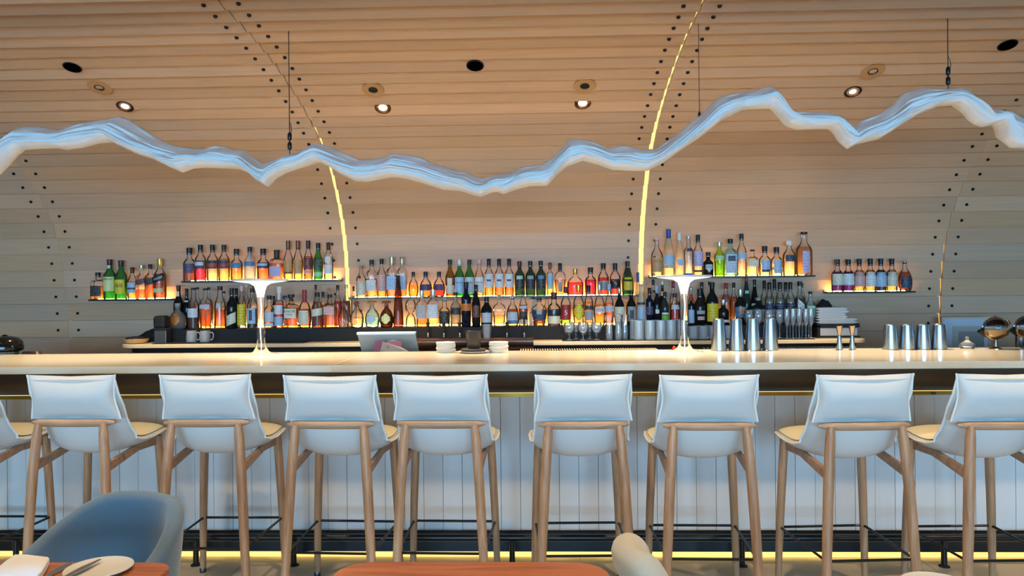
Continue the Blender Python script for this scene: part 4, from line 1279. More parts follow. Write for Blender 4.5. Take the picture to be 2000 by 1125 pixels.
row([
    (1418, 552.5, 17, 'std', 'c', 'amber', .6, 'red', .14, [L(.6, .72, 'red', 50)], 'orange bottle with red neck label'),
    (1433.5, 552, 14, 'std', 'c', 'orange', .66, 'black', .12, [], 'orange bottle with black cap'),
    (1458, 537, 16, 'champ', 'dg', None, .3, 'red', .13, [L(.62, .68, 'mint', 40)], 'tall green bottle with red top'),
    (1474, 546, 16, 'champ', 'k', None, .3, 'black', .16, [L(.4, .46, 'white', 60)], 'tall black bottle with white band'),
    (1493, 548, 15, 'std', 'c', 'pale', .6, 'black', .22, [], 'pale bottle with long black capsule'),
    (1513, 545, 15, 'std', 'c', 'pale', .6, 'black', .24, [], 'tallest pale bottle with black capsule'),
    (1535, 551, 15, 'std', 'c', 'pale', .6, 'black', .22, [], 'pale bottle with black capsule'),
    (1567, 553, 13, 'std', 'c', 'dark', .6, 'black', .1, [], 'dark amber bottle'),
], YR, RZ, 'in rear, far right', 'rear bottles behind the wine glasses')

# ------------------------------------------------------------------ glasses on the back counter
mx0, mx1 = at(1098, 662, 5.55).x, at(1588, 658, 5.55).x
tag(MB().box(0, mx1 - mx0, 0, .2, 0, .005).build('glass_mat', MATTE, loc=(mx0, 5.505, BZ), bevel=.001), 'black rubber mat under the rows of clean glasses', 'mat')
tag(MB().box(0, at(880, 662, 5.6).x - at(348, 662, 5.6).x - .9, 0, .19, 0, .005).build('mug_mat', MATTE, loc=(at(300, 668, 5.55).x, 5.52, BZ), bevel=.001), 'black mat under the grey mugs', 'mat')
GZ = BZ + .0052


def vessel(name, prof_out, prof_in, mat, label, cat, px, py_base, Y, group, seg=24, flutes=0):
    p = at(px, py_base, Y)
    mb = MB()
    pr = prof_out + prof_in[::-1]
    mb.lathe(pr, seg, cap0=True, cap1=True)
    if flutes:
        mb.v = [(x * (1 + (.03 if (i % seg) % 2 else 0)), y * (1 + (.03 if (i % seg) % 2 else 0)), z) for i, (x, y, z) in enumerate(mb.v)]
    o = mb.build(name, mat, None, True if not flutes else False, loc=(p.x, Y, GZ))
    return tag(o, label, cat, group)


def shared(o, px, Y, label, z=None):
    c = o.copy()
    C.objects.link(c)
    c.location = (at(px, 655, Y).x, Y, GZ if z is None else z)
    tag(c, label)
    return c


# stemmed snifters
sn = [(.028, 0), (.028, .003), (.006, .007), (.004, .022), (.006, .032), (.022, .042), (.038, .06), (.043, .082), (.041, .105), (.036, .125)]
sni = [(.001, .036), (.02, .044), (.036, .06), (.041, .082), (.039, .105), (.0345, .124)]
g0 = vessel('snifter_glass', sn, sni, STEMW, 'stemmed snifter glass, leftmost of the three bowls', 'glass', 1112, 659, 5.57, 'snifters on the black mat')
shared(g0, 1139, 5.545, 'stemmed snifter glass, middle of the three bowls')
shared(g0, 1165, 5.565, 'stemmed snifter glass, rightmost of the three bowls beside the beer glasses')
shared(g0, 1125, 5.66, 'snifter glass behind the left pair of bowls')
shared(g0, 1152, 5.66, 'snifter glass behind the right pair of bowls')
be = [(.024, 0), (.025, .008), (.027, .04), (.026, .07), (.022, .10), (.024, .13), (.032, .165), (.033, .178)]
bei = [(.001, .016), (.022, .018), (.025, .04), (.024, .07), (.02, .10), (.022, .13), (.03, .165), (.0315, .177)]
g1 = vessel('beer_glass', be, bei, STEMW, 'waisted tall beer glass, left of the front pair', 'glass', 1190, 662, 5.545, 'waisted beer glasses', 20)
shared(g1, 1208, 5.545, 'waisted tall beer glass, right of the front pair')
shared(g1, 1220, 5.61, 'waisted tall beer glass standing behind the front pair')
hb = [(.036, 0), (.037, .004), (.0375, .132), (.0355, .137)]
hbi = [(.001, .01), (.032, .012), (.035, .137)]
g2 = None
HB = [(1248, 5.56), (1270, 5.545), (1291, 5.545), (1311, 5.545), (1332, 5.545), (1240, 5.64), (1260, 5.63), (1281, 5.63), (1301, 5.63), (1322, 5.63)]
HL = ['first', 'second', 'third', 'fourth', 'fifth']
for i, (px, Y) in enumerate(HB):
    lab = 'fluted highball glass, %s from left in the %s row' % (HL[i % 5], 'front' if i < 5 else 'rear')
    if g2 is None:
        g2 = vessel('highball_glass', hb, hbi, FLUTE, lab, 'glass', px, 662, Y, 'fluted highball glasses', 28, 1)
    else:
        shared(g2, px, Y, lab)
tb = [(.034, 0), (.036, .004), (.038, .088), (.036, .092)]
tbi = [(.001, .012), (.032, .014), (.036, .092)]
g3 = None
for i, (px, Y) in enumerate(((1354, 5.56), (1374, 5.56), (1394, 5.56), (1364, 5.64), (1384, 5.64), (1405, 5.64), (1424, 5.6))):
    lab = 'short cut-glass tumbler right of the lamp, %s from left in the %s row' % (HL[i % 3], 'front' if i < 3 else 'rear')
    if i == 6:
        lab = 'short cut-glass tumbler behind the left shaker tins'
    if g3 is None:
        g3 = vessel('tumbler_glass', tb, tbi, FLUTE, lab, 'glass', px, 661, Y, 'cut-glass tumblers', 24, 1)
    else:
        shared(g3, px, Y, lab)
wn = [(.032, 0), (.032, .002), (.006, .006), (.0035, .02), (.0035, .085), (.008, .094), (.026, .112), (.034, .14), (.034, .165), (.029, .205)]
wni = [(.001, .094), (.02, .11), (.032, .14), (.0325, .165), (.0275, .204)]
g4 = None
for i, (px, Y) in enumerate(((1463, 5.6), (1481, 5.6), (1502, 5.6), (1523, 5.6), (1472, 5.67), (1512, 5.67))):
    lab = ('stemmed wine glass, %s from left behind the shaker tins' % ORD[i]) if i < 4 else 'stemmed wine glass in the rear row, %s one' % ('left' if i == 4 else 'right')
    if g4 is None:
        g4 = vessel('wine_glass', wn, wni, STEMW, lab, 'glass', px, 658, Y, 'stemmed wine glasses', 20)
    else:
        shared(g4, px, Y, lab)
fu = [(.025, 0), (.025, .002), (.005, .005), (.0032, .018), (.0035, .075), (.008, .088), (.02, .12), (.023, .15), (.02, .212)]
fui = [(.001, .088), (.016, .12), (.0215, .15), (.019, .211)]
g5 = None
for i, (px, Y) in enumerate(((1537, 5.545), (1549, 5.55), (1561, 5.545), (1574, 5.55), (1584, 5.58), (1543, 5.62), (1555, 5.63), (1567, 5.62), (1580, 5.65))):
    lab = 'slim stemmed flute, %s from left in the %s cluster' % (ORD[i % 5], 'front' if i < 5 else 'rear')
    if g5 is None:
        g5 = vessel('flute_glass', fu, fui, STEMW, lab, 'glass', px, 657, Y, 'slim stemmed flutes', 18)
    else:
        shared(g5, px, Y, lab)

# grey mugs
GREY = plain('mug_glaze', srgb(128, 134, 142), .35)
for i, px in enumerate((375, 401)):
    p = at(px, 663, 5.62)
    t = thing('coffee_mug', ['left', 'right'][i] + ' grey ceramic mug on the back counter', 'mug', (p.x, 5.62, BZ + .005), 0, 'grey mugs')
    MB().lathe([(.034, 0), (.039, .004), (.041, .03), (.036, .084), (.034, .086), (.032, .08), (.036, .03), (.03, .008), (.001, .008)], 24, cap1=False).build('cup', GREY, t, True)
    MB().tube([(.037, 0, .07), (.052, 0, .072), (.062, 0, .058), (.06, 0, .03), (.05, 0, .016), (.039, 0, .018)], .006, 8).build('handle', GREY, t, True)

# wooden tray, black cloth and canister at the left end of the back counter
p = at(266, 668, 5.62)
t = thing('wooden_bowl', 'shallow pale wooden bowl at the left end of back counter', 'bowl', (p.x, 5.62, BZ))
MB().lathe([(.06, 0), (.075, .006), (.09, .034), (.086, .036), (.07, .012), (.001, .012)], 28, cap1=False).build('bowl_body', plain('pale_wood', srgb(206, 164, 104), .5, noise=.08, nscale=30), t, True)
MB().lathe([(.078, .03), (.07, .045), (.03, .052), (.001, .053)], 20, cap1=False).build('black_napkin', MATTE, t, True)


def lump(name, mat, label, cat, cx, cy2, z0, sx, sy2, hs, seed):
    rnd = random.Random(seed)
    rows = []
    n, mm = 14, 10
    ph = [rnd.uniform(0, 6) for _ in range(4)]
    for i in range(n + 1):
        u = i / n
        h = np.interp(u, [k / (len(hs) - 1) for k in range(len(hs))], hs)
        ring = []
        for j in range(mm):
            a = math.pi * j / (mm - 1)
            w_ = sy2 * (1 + .12 * math.sin(5 * u + ph[0] + 3 * a))
            hh = h * (1 + .1 * math.sin(9 * u + ph[1] + 4 * a))
            ring.append(((u - .5) * sx, -w_ * math.cos(a), max(0, hh * math.sin(a) ** .6)))
        rows.append(ring)
    mb = MB().grid(rows, wrap=True)
    mb.add(rows[0], [tuple(range(mm))])
    mb.add(rows[-1], [tuple(range(mm))[::-1]])
    return tag(mb.build(name, mat, None, True, loc=(cx, cy2, z0)), label, cat)


a, b = at(256, 660, 5.80).x, at(331, 660, 5.80).x
lump('black_cloth', MATTE, 'heap of black cloth beside the wooden bowl', 'cloth', (a + b) / 2, 5.80, BZ, b - a, .05, [.02, .04, .07, .085, .10, .11, .08], 3)
p = at(318, 668, 5.6)
t = thing('canister', 'dark steel canister with black lid left of the grey mugs', 'canister', (p.x, 5.6, BZ))
MB().box(-.045, .045, -.04, .04, 0, .10).build('canister_body', plain('canister_steel', srgb(96, 92, 88), .35, .8), t, bevel=.004)
MB().box(-.048, .048, -.043, .043, .10, .112).build('lid', MATTE, t, bevel=.003)
MB().box(-.062, .03, -.03, .07, .108, .205).build('hood', MATTE, t, bevel=.02)

# towels and drawer box at the right end
p0, p1 = at(1596, 652, 5.72), at(1673, 652, 5.72)
t = thing('drawer_box', 'black box with white drawer front at right end of back counter', 'box', ((p0.x + p1.x) / 2, 5.76, BZ))
h = (p1.x - p0.x) / 2
MB().box(-h, h, -.1, .12, 0, .012).build('bottom', MATTE, t)
MB().box(-h - .02, -h, -.1, .12, 0, .09).build('side', MATTE, t)
MB().box(h - .012, h, -.06, .12, 0, .09).build('side', MATTE, t)
MB().box(-h - .02, h, -.1, .12, .075, .102).build('box_top', MATTE, t, bevel=.002)
MB().box(-h + .004, h - .014, -.092, -.08, .014, .072).build('drawer_front', plain('drawer_white', srgb(186, 190, 198), .5), t, bevel=.002)
TW = plain('towel_white', srgb(206, 204, 198), .85, noise=.03, bump=.3, nscale=90)
for i in range(6):
    l_ = .30 if i < 2 else .22 + .01 * ((i * 5) % 3)
    x0 = p0.x - .02 + (.0 if i > 1 else .0)
    zz = BZ + .102 + i * .0195
    rows = []
    for k in range(11):
        u = k / 10
        th = .0095 * (1 - (2 * u - 1) ** 8) ** .5 + .0006
        sag = .004 * math.sin(6 * u + i) - (.01 * u * u if i > 2 else 0)
        sag = max(-.0, sag * .25)
        rows.append([(l_ * u, -.075, .0097 - th + sag), (l_ * u, .075, .0097 - th + sag), (l_ * u, .075, .0097 + th + sag), (l_ * u, -.075, .0097 + th + sag)])
    mb = MB().grid(rows, wrap=True)
    mb.add(rows[0], [(0, 1, 2, 3)])
    mb.add(rows[-1], [(3, 2, 1, 0)])
    tag(mb.build('folded_towel', TW, None, 40, loc=(x0, 5.755, zz)), 'folded white towel in the stack at right, %s from the bottom' % ORD[i], 'towel', 'stack of white towels')
a, b = at(1586, 630, 5.9).x, at(1660, 630, 5.9).x
lump('black_apron', MATTE, 'black cloth heaped behind the white towels', 'cloth', (a + b) / 2, 5.90, BZ + .102, b - a, .035, [.05, .13, .165, .15, .10, .075, .04, .01], 5)

# draught taps and their drip trough
a, b = at(808, 672, 5.33).x, at(1042, 672, 5.33).x
t = thing('drip_trough', 'dark brown drip trough under the draught taps', 'trough', ((a + b) / 2, 5.27, 0))
h = (b - a) / 2
TB = plain('trough_bronze', srgb(70, 46, 34), .3, .55)
rows = [[(-h, y, z), (h, y, z)] for y, z in ((.18, 1.108), (.02, 1.108), (0, 1.10), (-.004, 1.07), (.012, 1.04), (.05, 1.02), (.18, 1.02), (.18, 1.108))]
mb = MB().grid(rows)
n = len(rows)
mb.add([r[0] for r in rows[:-1]], [tuple(range(n - 1))])
mb.add([r[1] for r in rows[:-1]], [tuple(range(n - 1))[::-1]])
mb.build('trough_body', TB, t, 50)
MB().box(-h, h, -.006, -.001, 1.092, 1.097).build('trough_lip', plain('trough_lip', srgb(120, 100, 84), .3, .8), t)
MB().box(-h + .02, h - .02, .03, .17, 0, 1.02).build('trough_stand', MATTE, t)
for i, (px, tall) in enumerate(((836, 0), (867, 0), (898, 0), (990, 0), (1024, 1))):
    p = at(px, 648, 5.66)
    t = thing('draught_tap', ['leftmost black draught tap handle', 'second black draught tap handle from left', 'third black draught tap handle, beside the cup', 'fourth black draught tap handle', 'rightmost draught tap with large chrome spout'][i] + ' below the bottles', 'tap', (p.x, 5.66, at(px, 658, 5.66).z), 0, 'draught taps')
    k = 1.35 if tall else 1.0
    MB().lathe([(.005, .022 * k), (.006, .03 * k), (.013 if not tall else .008, .09), (.014 if not tall else .008, .105 * k), (.01, .11 * k)], 12).build('tap_handle', BLACK, t, True)
    MB().lathe([(.004, .0), (.006, .002), (.005, .014), (.0075 * (1.6 if tall else 1), .02), (.0075 * (1.6 if tall else 1), .03), (.004, .036)], 12).build('spout', CHROME, t, True)
    MB().tube([(0, 0, .024), (0, .074, .03)], .006, 8).build('shank', CHROME, t, True)

# tumbler standing on the trough
p = at(951, 660, 5.36)
mb = MB().lathe([(.026, 0), (.034, .10), (.033, .101), (.024, .008), (.001, .008)], 20, cap1=False)
tag(mb.build('water_tumbler', STEMW, None, True, loc=(p.x, 5.36, 1.108)), 'empty clear tumbler standing behind the dark cup', 'glass')

# till screen seen from behind
p = at(761, 670, 4.95)
t = thing('till_screen', 'white till screen seen from behind at the counter edge', 'screen', (p.x, 5.02, .9))
w0, w1 = pxm(115, 4.84) / 2, pxm(88, 5.0) / 2
zt, zb = at(761, 652, 4.84).z - .9, at(761, 690, 4.98).z - .9
PANEL = plain('screen_back', srgb(196, 194, 184), .35)
q = []
for dy in (0, .028):
    q += [(-w0, -.18 + dy, zt), (w0, -.18 + dy, zt), (w0, -.01 + dy, zb - .04), (-w0, -.01 + dy, zb - .04)]
MB().add(q, [(0, 1, 2, 3), (7, 6, 5, 4), (0, 4, 5, 1), (1, 5, 6, 2), (2, 6, 7, 3), (3, 7, 4, 0)]).build('screen_shell', PANEL, t, bevel=.004)
MB().box(-w0 - .002, w0 + .002, -.19, -.145, zt - .006, zt + .012).build('top_rim', WHITE, t, bevel=.005)
MB().sphere((.035, -.09, (zt + zb) / 2 + .02), .052, 20, 12, .5).build('hinge_cover', plain('hinge_blue_white', srgb(206, 222, 236), .3), t, True)
MB().tube([(0, .02, 0), (0, .02, zb + .02), (0, -.06, (zt + zb) / 2)], .025, 12).build('stand', WHITE, t, True)
MB().lathe([(.09, 0), (.09, .01), (.03, .016)], 24).build('stand_foot', WHITE, t, True)
MB().box(-.2, .2, -.1, .22, -.9, -.0).build('till_cabinet', MATTE, t)
# folded drinks menus leaning by the screen
p = at(765, 684, 4.72)
t = thing('folded_menu', 'folded purple and grey menu card leaning before the screen', 'menu', (p.x, 4.73, 1.068))
MB().add([(-.115, 0, 0), (-.06, -.0, 0), (-.055, .02, .072), (-.11, .02, .072), (-.115, .004, 0), (-.06, .004, 0), (-.055, .024, .072), (-.11, .024, .072)],
         [(0, 1, 2, 3), (7, 6, 5, 4), (0, 4, 5, 1), (1, 5, 6, 2), (2, 6, 7, 3), (3, 7, 4, 0)]).build('cover', plain('menu_purple', srgb(92, 46, 74), .5), t)
MB().add([(-.075, -.012, 0), (.125, -.03, 0), (.05, .004, .035), (-.06, .016, .068), (-.075, -.009, 0), (.125, -.027, 0), (.05, .007, .035), (-.06, .019, .068)],
         [(0, 1, 2, 3), (7, 6, 5, 4), (0, 4, 5, 1), (1, 5, 6, 2), (2, 6, 7, 3), (3, 7, 4, 0)]).build('inner_sheet', plain('menu_grey', srgb(98, 98, 100), .5), t)
MB().add([(-.03, -.002, .03), (.06, .0, .03), (.06, .02, .07), (-.035, .02, .07), (-.03, .001, .03), (.06, .003, .03), (.06, .023, .07), (-.035, .023, .07)],
         [(0, 1, 2, 3), (7, 6, 5, 4), (0, 4, 5, 1), (1, 5, 6, 2), (2, 6, 7, 3), (3, 7, 4, 0)]).build('back_cover', plain('menu_purple', srgb(92, 46, 74), .5), t)

# coaster stacks, saucer, coasters and cup on the counter
CO = plain('coaster_white', srgb(214, 206, 190), .7, noise=.03)
for i, px in enumerate((871, 974)):
    p = at_z(px, 688, CZ, 4.56)
    nn_ = 6
    R = pxm(37.5, p.y) / 2
    for k in range(nn_):
        dx = .0022 * math.sin(k * 2.3 + i)
        o = MB().lathe([(R - .001, 0), (R, .0015), (R, .0088), (R - .001, .0103)], 32).build('coaster', CO, None, 40, loc=(p.x + dx, p.y + .001 * math.cos(k * 3), CZ + k * .0104))
        tag(o, 'round white coaster in the stack %s of the dark cup, %s from the bottom' % (('left', 'right')[i], ORD[k]), 'coaster', 'round coasters on the counter')
p = at_z(926, 688, CZ, 4.53)
tag(MB().lathe([(.06, 0), (.075, .003), (.092, .009), (.091, .011), (.07, .006), (.001, .005)], 32, cap1=False).build('saucer', plain('saucer_glaze', srgb(206, 200, 190), .3), None, True, loc=(p.x, p.y, CZ)), 'flat pale saucer under the dark cup', 'saucer')
tag(MB().lathe([(.074, 0), (.077, .004), (.076, .012), (.07, .015), (.001, .015)], 10, cap1=False).build('leather_coaster', plain('coaster_black', srgb(44, 42, 40), .7), None, 40, loc=(p.x - .004, p.y, CZ + .0095)), 'dark leather pad between saucer and cup', 'coaster')
tag(MB().lathe([(.036, 0), (.038, .003), (.05, .105), (.0485, .106), (.036, .008), (.001, .008)], 28, cap1=False).build('dark_cup', plain('dark_ceramic', srgb(52, 46, 42), .28, .2), None, True, loc=(p.x - .002, p.y, CZ + .0246)), 'dark metallic cup standing between the two coaster stacks', 'cup')

# two glass lamps
for i, (px, py) in enumerate(((510, 692), (1337, 687))):
    p = at_z(px, py, CZ, 4.46)
    t = thing('glass_table_lamp', ('left', 'right')[i] + ' disc-topped clear glass lamp standing on the counter', 'lamp', (p.x, p.y, CZ), 0, 'glass lamps on the counter')
    zt = at(px + (-2), 545 if i == 0 else 537.5, p.y).z - CZ
    R = pxm(107, p.y) / 2
    MB().lathe([(R * .97, zt - .012), (R, zt - .008), (R, zt - .003), (R * .98, zt), (.001, zt)], 40, cap0=False, cap1=False).build('disc_head', plain('lamp_disc', srgb(205, 208, 214), .3), t, True)
    MB().lathe([(R * .97, zt - .0125), (R * .8, zt - .017), (.06, zt - .026), (.036, zt - .042), (.026, zt - .075)], 32, cap0=False, cap1=False).build('diffuser', emit('lamp_diffuser', (1.0, .93, .80, 1), .95), t, True)
    MB().lathe([(.019, zt - .105), (.019, zt - .07), (.001, zt - .07)], 20).build('light_core', emit('lamp_core', (1.0, .93, .78, 1), 4), t, True)
    MB().lathe([(.112, .001), (.108, .004), (.075, .009), (.045, .022), (.03, .048), (.024, .09), (.0225, .2), (.024, zt - .11), (.026, zt - .075)], 32, cap0=False, cap1=False).build('glass_stem', thin('lamp_glass', (.98, .98, .97, 1), .03, (.95, .93, .86, 1)), t, True)
    MB().tube([(0, 0, zt - .1), (.006, 0, zt * .6), (-.004, 0, zt * .35), (.002, 0, zt * .14), (0, 0, .006)], .003, 8).build('light_rod', emit('lamp_rod', (1.0, .95, .85, 1), 1.4), t, True)
    ld = bpy.data.lights.new('lamp_glow', 'AREA')
    ld.shape, ld.size, ld.energy, ld.color = 'DISK', .2, 8, (1.0, .84, .6)
    lo = bpy.data.objects.new('lamp_glow', ld)
    C.objects.link(lo)
    lo.parent = t
    lo.location = (0, 0, zt - .045)

# shaker tins and jiggers
TIN = plain('tin_steel', srgb(150, 160, 170), .26, 1)
for i, px in enumerate((1404, 1438.5, 1470.5, 1504.5)):
    p = at_z(px, 684, CZ, 4.55)
    t = thing('shaker_tin', 'tall upturned steel shaker tin, %s from left in the tall group' % ORD[i], 'shaker', (p.x, p.y, CZ), 0, 'tall shaker tins')
    H = pxm(61, p.y)
    MB().lathe([(.046, 0), (.0465, .003), (.032, H), (.0305, H + .001), (.0305, H - .002)], 32, cap0=False, cap1=False).build('outer_tin', TIN, t, True)
    MB().lathe([(.03, H - .004), (.0265, H + .003), (.0255, H + .004), (.001, H + .004)], 32, cap0=False).build('inner_tin', TIN, t, 40)
    MB().tube([(.0455 * math.cos(a), .0455 * math.sin(a), .0025) for a in np.linspace(0, 2 * math.pi, 33)[:-1]], .0016, 6, closed=True).build('rolled_rim', CHROME, t, True)
for i, px in enumerate((1739, 1771, 1802.5, 1833.5)):
    p = at_z(px, 680, CZ, 4.55)
    t = thing('shaker_tin', 'shorter upturned steel shaker tin, %s from left near the picture frame' % ORD[i], 'shaker', (p.x, p.y, CZ), 0, 'short shaker tins')
    H = pxm(47, p.y)
    MB().lathe([(.044, 0), (.0445, .003), (.033, H), (.0315, H + .001), (.0315, H - .002)], 32, cap0=False, cap1=False).build('outer_tin', TIN, t, True)
    MB().lathe([(.031, H - .004), (.0275, H + .003), (.0265, H + .004), (.001, H + .004)], 32, cap0=False).build('inner_tin', TIN, t, 40)
    MB().tube([(.0435 * math.cos(a), .0435 * math.sin(a), .0025) for a in np.linspace(0, 2 * math.pi, 33)[:-1]], .0016, 6, closed=True).build('rolled_rim', CHROME, t, True)
for i, px in enumerate((1639.5, 1664.5)):
    p = at_z(px, 680, CZ, 4.55)
    t = thing('jigger', ('left', 'right')[i] + ' waisted steel jigger between the two tin groups', 'jigger', (p.x, p.y, CZ), 0, 'steel jiggers')
    H = pxm(46, p.y)
    MB().lathe([(.019, 0), (.0195, .002), (.0085, H * .63)], 24, cap1=False).build('lower_cup', TIN, t, True)
    MB().lathe([(.0085, H * .63), (.0195, H), (.0185, H), (.008, H * .68), (.001, H * .68)], 24, cap0=False, cap1=False).build('upper_cup', plain('jigger_rose', srgb(176, 160, 148), .22, 1), t, True)
p = at(1315, 678, 4.7)
t = thing('bottle_stopper', 'small red stopper lying on the ledge left of the right lamp', 'stopper', (p.x, 4.70, 1.07))
MB().lathe([(.008, 0), (.0105, .003), (.0105, .02), (.007, .028)], 14).xform(Matrix.Rotation(math.radians(18), 4, 'Y')).build('stopper_body', plain('stopper_red', srgb(176, 28, 36), .4), t, True)
MB().lathe([(.005, .0), (.005, .016)], 10, o=(.016, 0, 0)).build('stopper_pin', WHITE, t, True)

# globes at the right end of the counter
for i, (px, py) in enumerate(((1944, 640), (2006, 638))):
    Y = 4.54
    p = at(px, py, Y)
    t = thing('glass_globe', ('water-filled glass globe on metal foot right of the picture frame', 'glass globe on metal foot cut by the right picture edge')[i], 'globe', (p.x, Y, CZ), 0, 'glass globes')
    hz = p.z - CZ
    R = pxm(43, Y) / 2
    GM = plain('globe_metal', srgb(150, 132, 112), .2, 1)
    MB().sphere((0, 0, hz), R, 32, 20).build('globe_ball', REALGLASS, t, 'all')
    MB().lathe([(R * .55, hz - R * .86), (R * .9, hz - R * .62), (R * 1.12, hz - R * .2), (R * 1.15, hz - R * .18), (R * .97, hz - R * .62), (R * .6, hz - R * .95), (.012, hz - R * 1.1)], 28, cap0=False).xform(Matrix.Translation((0, 0, 0))).build('cradle', GM, t, True)
    MB().lathe([(.034, 0), (.034, .004), (.014, .014), (.01, max(.02, hz - R * 1.1)), (.014, max(.022, hz - R * 1.05))], 24).build('foot', GM, t, True)
    MB().sphere((0, 0, hz + R + .004), .006, 12, 8).build('knob', GM, t, True)
    MB().lathe([(.01, 0), (.022, .045), (.02, .045), (.008, .004)], 18, cap1=False).xform(Matrix.Translation((-.045, .02, hz - R * .75)) @ Matrix.Rotation(math.radians(-38), 4, 'Y')).build('side_funnel', plain('funnel_black', srgb(30, 26, 24), .3, .5), t, True)
    MB().tube([(R * 1.0, -.0, hz + R * .1), (R * 1.1, -.01, hz + R * .4), (R * .85, -.01, hz + R * .75)], [.006, .011, .006], 10).build('side_latch', GM, t, True)
p = at(1889, 674, 4.58)
mb = MB().lathe([(.03, 0), (.042, .01), (.04, .028), (.018, .042), (.009, .05), (.012, .06), (.006, .07)], 24)
tag(mb.build('glass_decanter', STEMW, None, True, loc=(p.x, 4.58, CZ)), 'small squat clear decanter in front of the picture frame', 'decanter')
p = at(1985, 660, 4.82)
tag(MB().lathe([(.024, 0), (.026, .004), (.026, .09), (.022, .094)], 20).build('steel_canister', TIN, None, True, loc=(p.x - .02, 4.75, 1.068)), 'small steel canister between the two globes', 'canister')

# side cabinets behind the bar ends, framed certificate, black kettle
tag(MB().box(at(1800, 700, 5.6).x, 5.2, 0, .42, 0, .965).build('side_cabinet', MATTE, loc=(0, 5.56, 0), bevel=.004), 'low dark cabinet behind the right end of the bar', 'cabinet')
a, b = at(1841, 650, 5.86).x, at(1936, 650, 5.86).x
zt = at(1890, 619, 5.9).z
t = thing('picture_frame', 'pale framed certificate leaning on the wall behind shaker tins', 'frame', ((a + b) / 2, 5.88, .965))
h, hh = (b - a) / 2, zt - .965
FRM = plain('frame_cream', srgb(206, 190, 160), .5)
for bx in ((-h, h, hh - .012, hh), (-h, h, 0, .012), (-h, -h + .012, .012, hh - .012), (h - .012, h, .012, hh - .012)):
    MB().box(bx[0], bx[1], -.012, .012, bx[2], bx[3]).build('frame_bar', FRM, t, bevel=.001)
MB().box(-h + .012, h - .012, -.002, .002, .012, hh - .012).build('mount', plain('mount_white', srgb(196, 204, 220), .5), t)
MB().box(-h * .55, h * .75, -.004, -.002, .02, hh * .72).build('certificate', plain('certificate_grey', srgb(176, 178, 170), .5), t)
MB().box(-h * .3, h * .75, -.0052, -.004, .02, hh * .56).build('certificate_panel', plain('certificate_dark', srgb(140, 142, 138), .5), t)
p = at(18, 672, 4.8)
t = thing('black_kettle', 'glossy black domed pot at the far left behind the counter', 'pot', (p.x, 4.76, 1.068))
GB = plain('gloss_black', srgb(8, 9, 11), .12)
R = pxm(66, 4.76) / 2
MB().lathe([(R * .82, .02), (R * .98, .03), (R, .05), (R * .93, .085), (R * .7, .108), (R * .3, .118), (.001, .119)], 32, cap1=False).build('dome', GB, t, True)
MB().lathe([(R * .7, 0), (R * .75, .004), (R * .72, .02)], 28).build('glass_base', STEMW, t, True)
MB().tube([(-.02, 0, .117), (0, 0, .124), (.02, 0, .117)], .005, 8).build('lid_grip', GB, t, True)
p = at(72, 680, 4.8)
tag(MB().lathe([(.05, 0), (.062, .004), (.05, .022), (.001, .026)], 18, n=3, sy=.6).build('dark_dish', plain('dish_brown', srgb(46, 32, 26), .4), None, True, loc=(p.x, 4.75, 1.068)), 'low dark brown dish beside the black pot', 'dish')

# ------------------------------------------------------------------ foreground tables and chairs


def round_rect(hx, hy, r, n=8):
    pts = []
    for sx, sy, a0 in ((1, -1, -90), (1, 1, 0), (-1, 1, 90), (-1, -1, 180)):
        for k in range(n + 1):
            a = math.radians(a0 + 90 * k / n)
            pts.append((sx * (hx - r) + r * math.cos(a), sy * (hy - r) + r * math.sin(a)))
    return pts


def table(label, cx, cy2, hx, hy, r, z=.75, pts=None):
    t = thing('dining_table', label, 'table', (cx, cy2, 0), 0, 'walnut dining tables')
    P = pts or round_rect(hx, hy, r)
    n = len(P)
    rings = [(-.012, -.026), (-.002, -.016), (0, -.006), (-.003, 0)]
    cen = 1.0
    mb = MB()
    vs, fs = [], []
    for dr, dz in rings:
        for x, y in P:
            l = math.hypot(x, y)
            vs.append((x * (1 + dr / l), y * (1 + dr / l), z + dz))
    for i in range(3):
        for k in range(n):
            fs.append((i * n + k, i * n + (k + 1) % n, (i + 1) * n + (k + 1) % n, (i + 1) * n + k))
    fs.append(tuple(range(n))[::-1])
    fs.append(tuple(3 * n + k for k in range(n)))
    mb.add(vs, fs)
    mb.build('table_top', WALNUT, t, 50)
    MB().lathe([(.032, .02), (.032, z - .03)], 16).build('pedestal', BLACK, t, True)
    MB().lathe([(.24, 0), (.24, .012), (.05, .024)], 32).build('pedestal_foot', BLACK, t, True)
    return t


TZ = .75
tr = at_z(346, 1100, TZ)
lt = at_z(200, 1098, TZ)
table('walnut table at lower left set with napkin and plate', tr.x - .37, lt.y - .36, .37, .36, .06)
mr, ml, mf = at_z(1185, 1112, TZ), at_z(661, 1112, TZ), at_z(930, 1097, TZ)
table('empty walnut table at the bottom middle', (mr.x + ml.x) / 2, mf.y - .36, (mr.x - ml.x) / 2 + .004, .36, .09)
rf = at_z(1783, 1120.5, TZ)
table('round walnut table just showing at the bottom right', rf.x, rf.y - .33, 0, 0, 0, TZ, [(.33 * math.cos(2 * math.pi * k / 48), .33 * math.sin(2 * math.pi * k / 48)) for k in range(48)])
CER = plain('plate_glaze', srgb(222, 216, 204), .25)
p = at_z(197, 1112, TZ)


def plate(x, y, R, label):
    mb = MB().lathe([(R * .6, 0), (R * .68, .002), (R, .010), (R * .99, .012), (R * .66, .005), (.001, .0045)], 40, cap1=False)
    return tag(mb.build('bread_plate', CER, None, True, loc=(x, y, TZ)), label, 'plate')


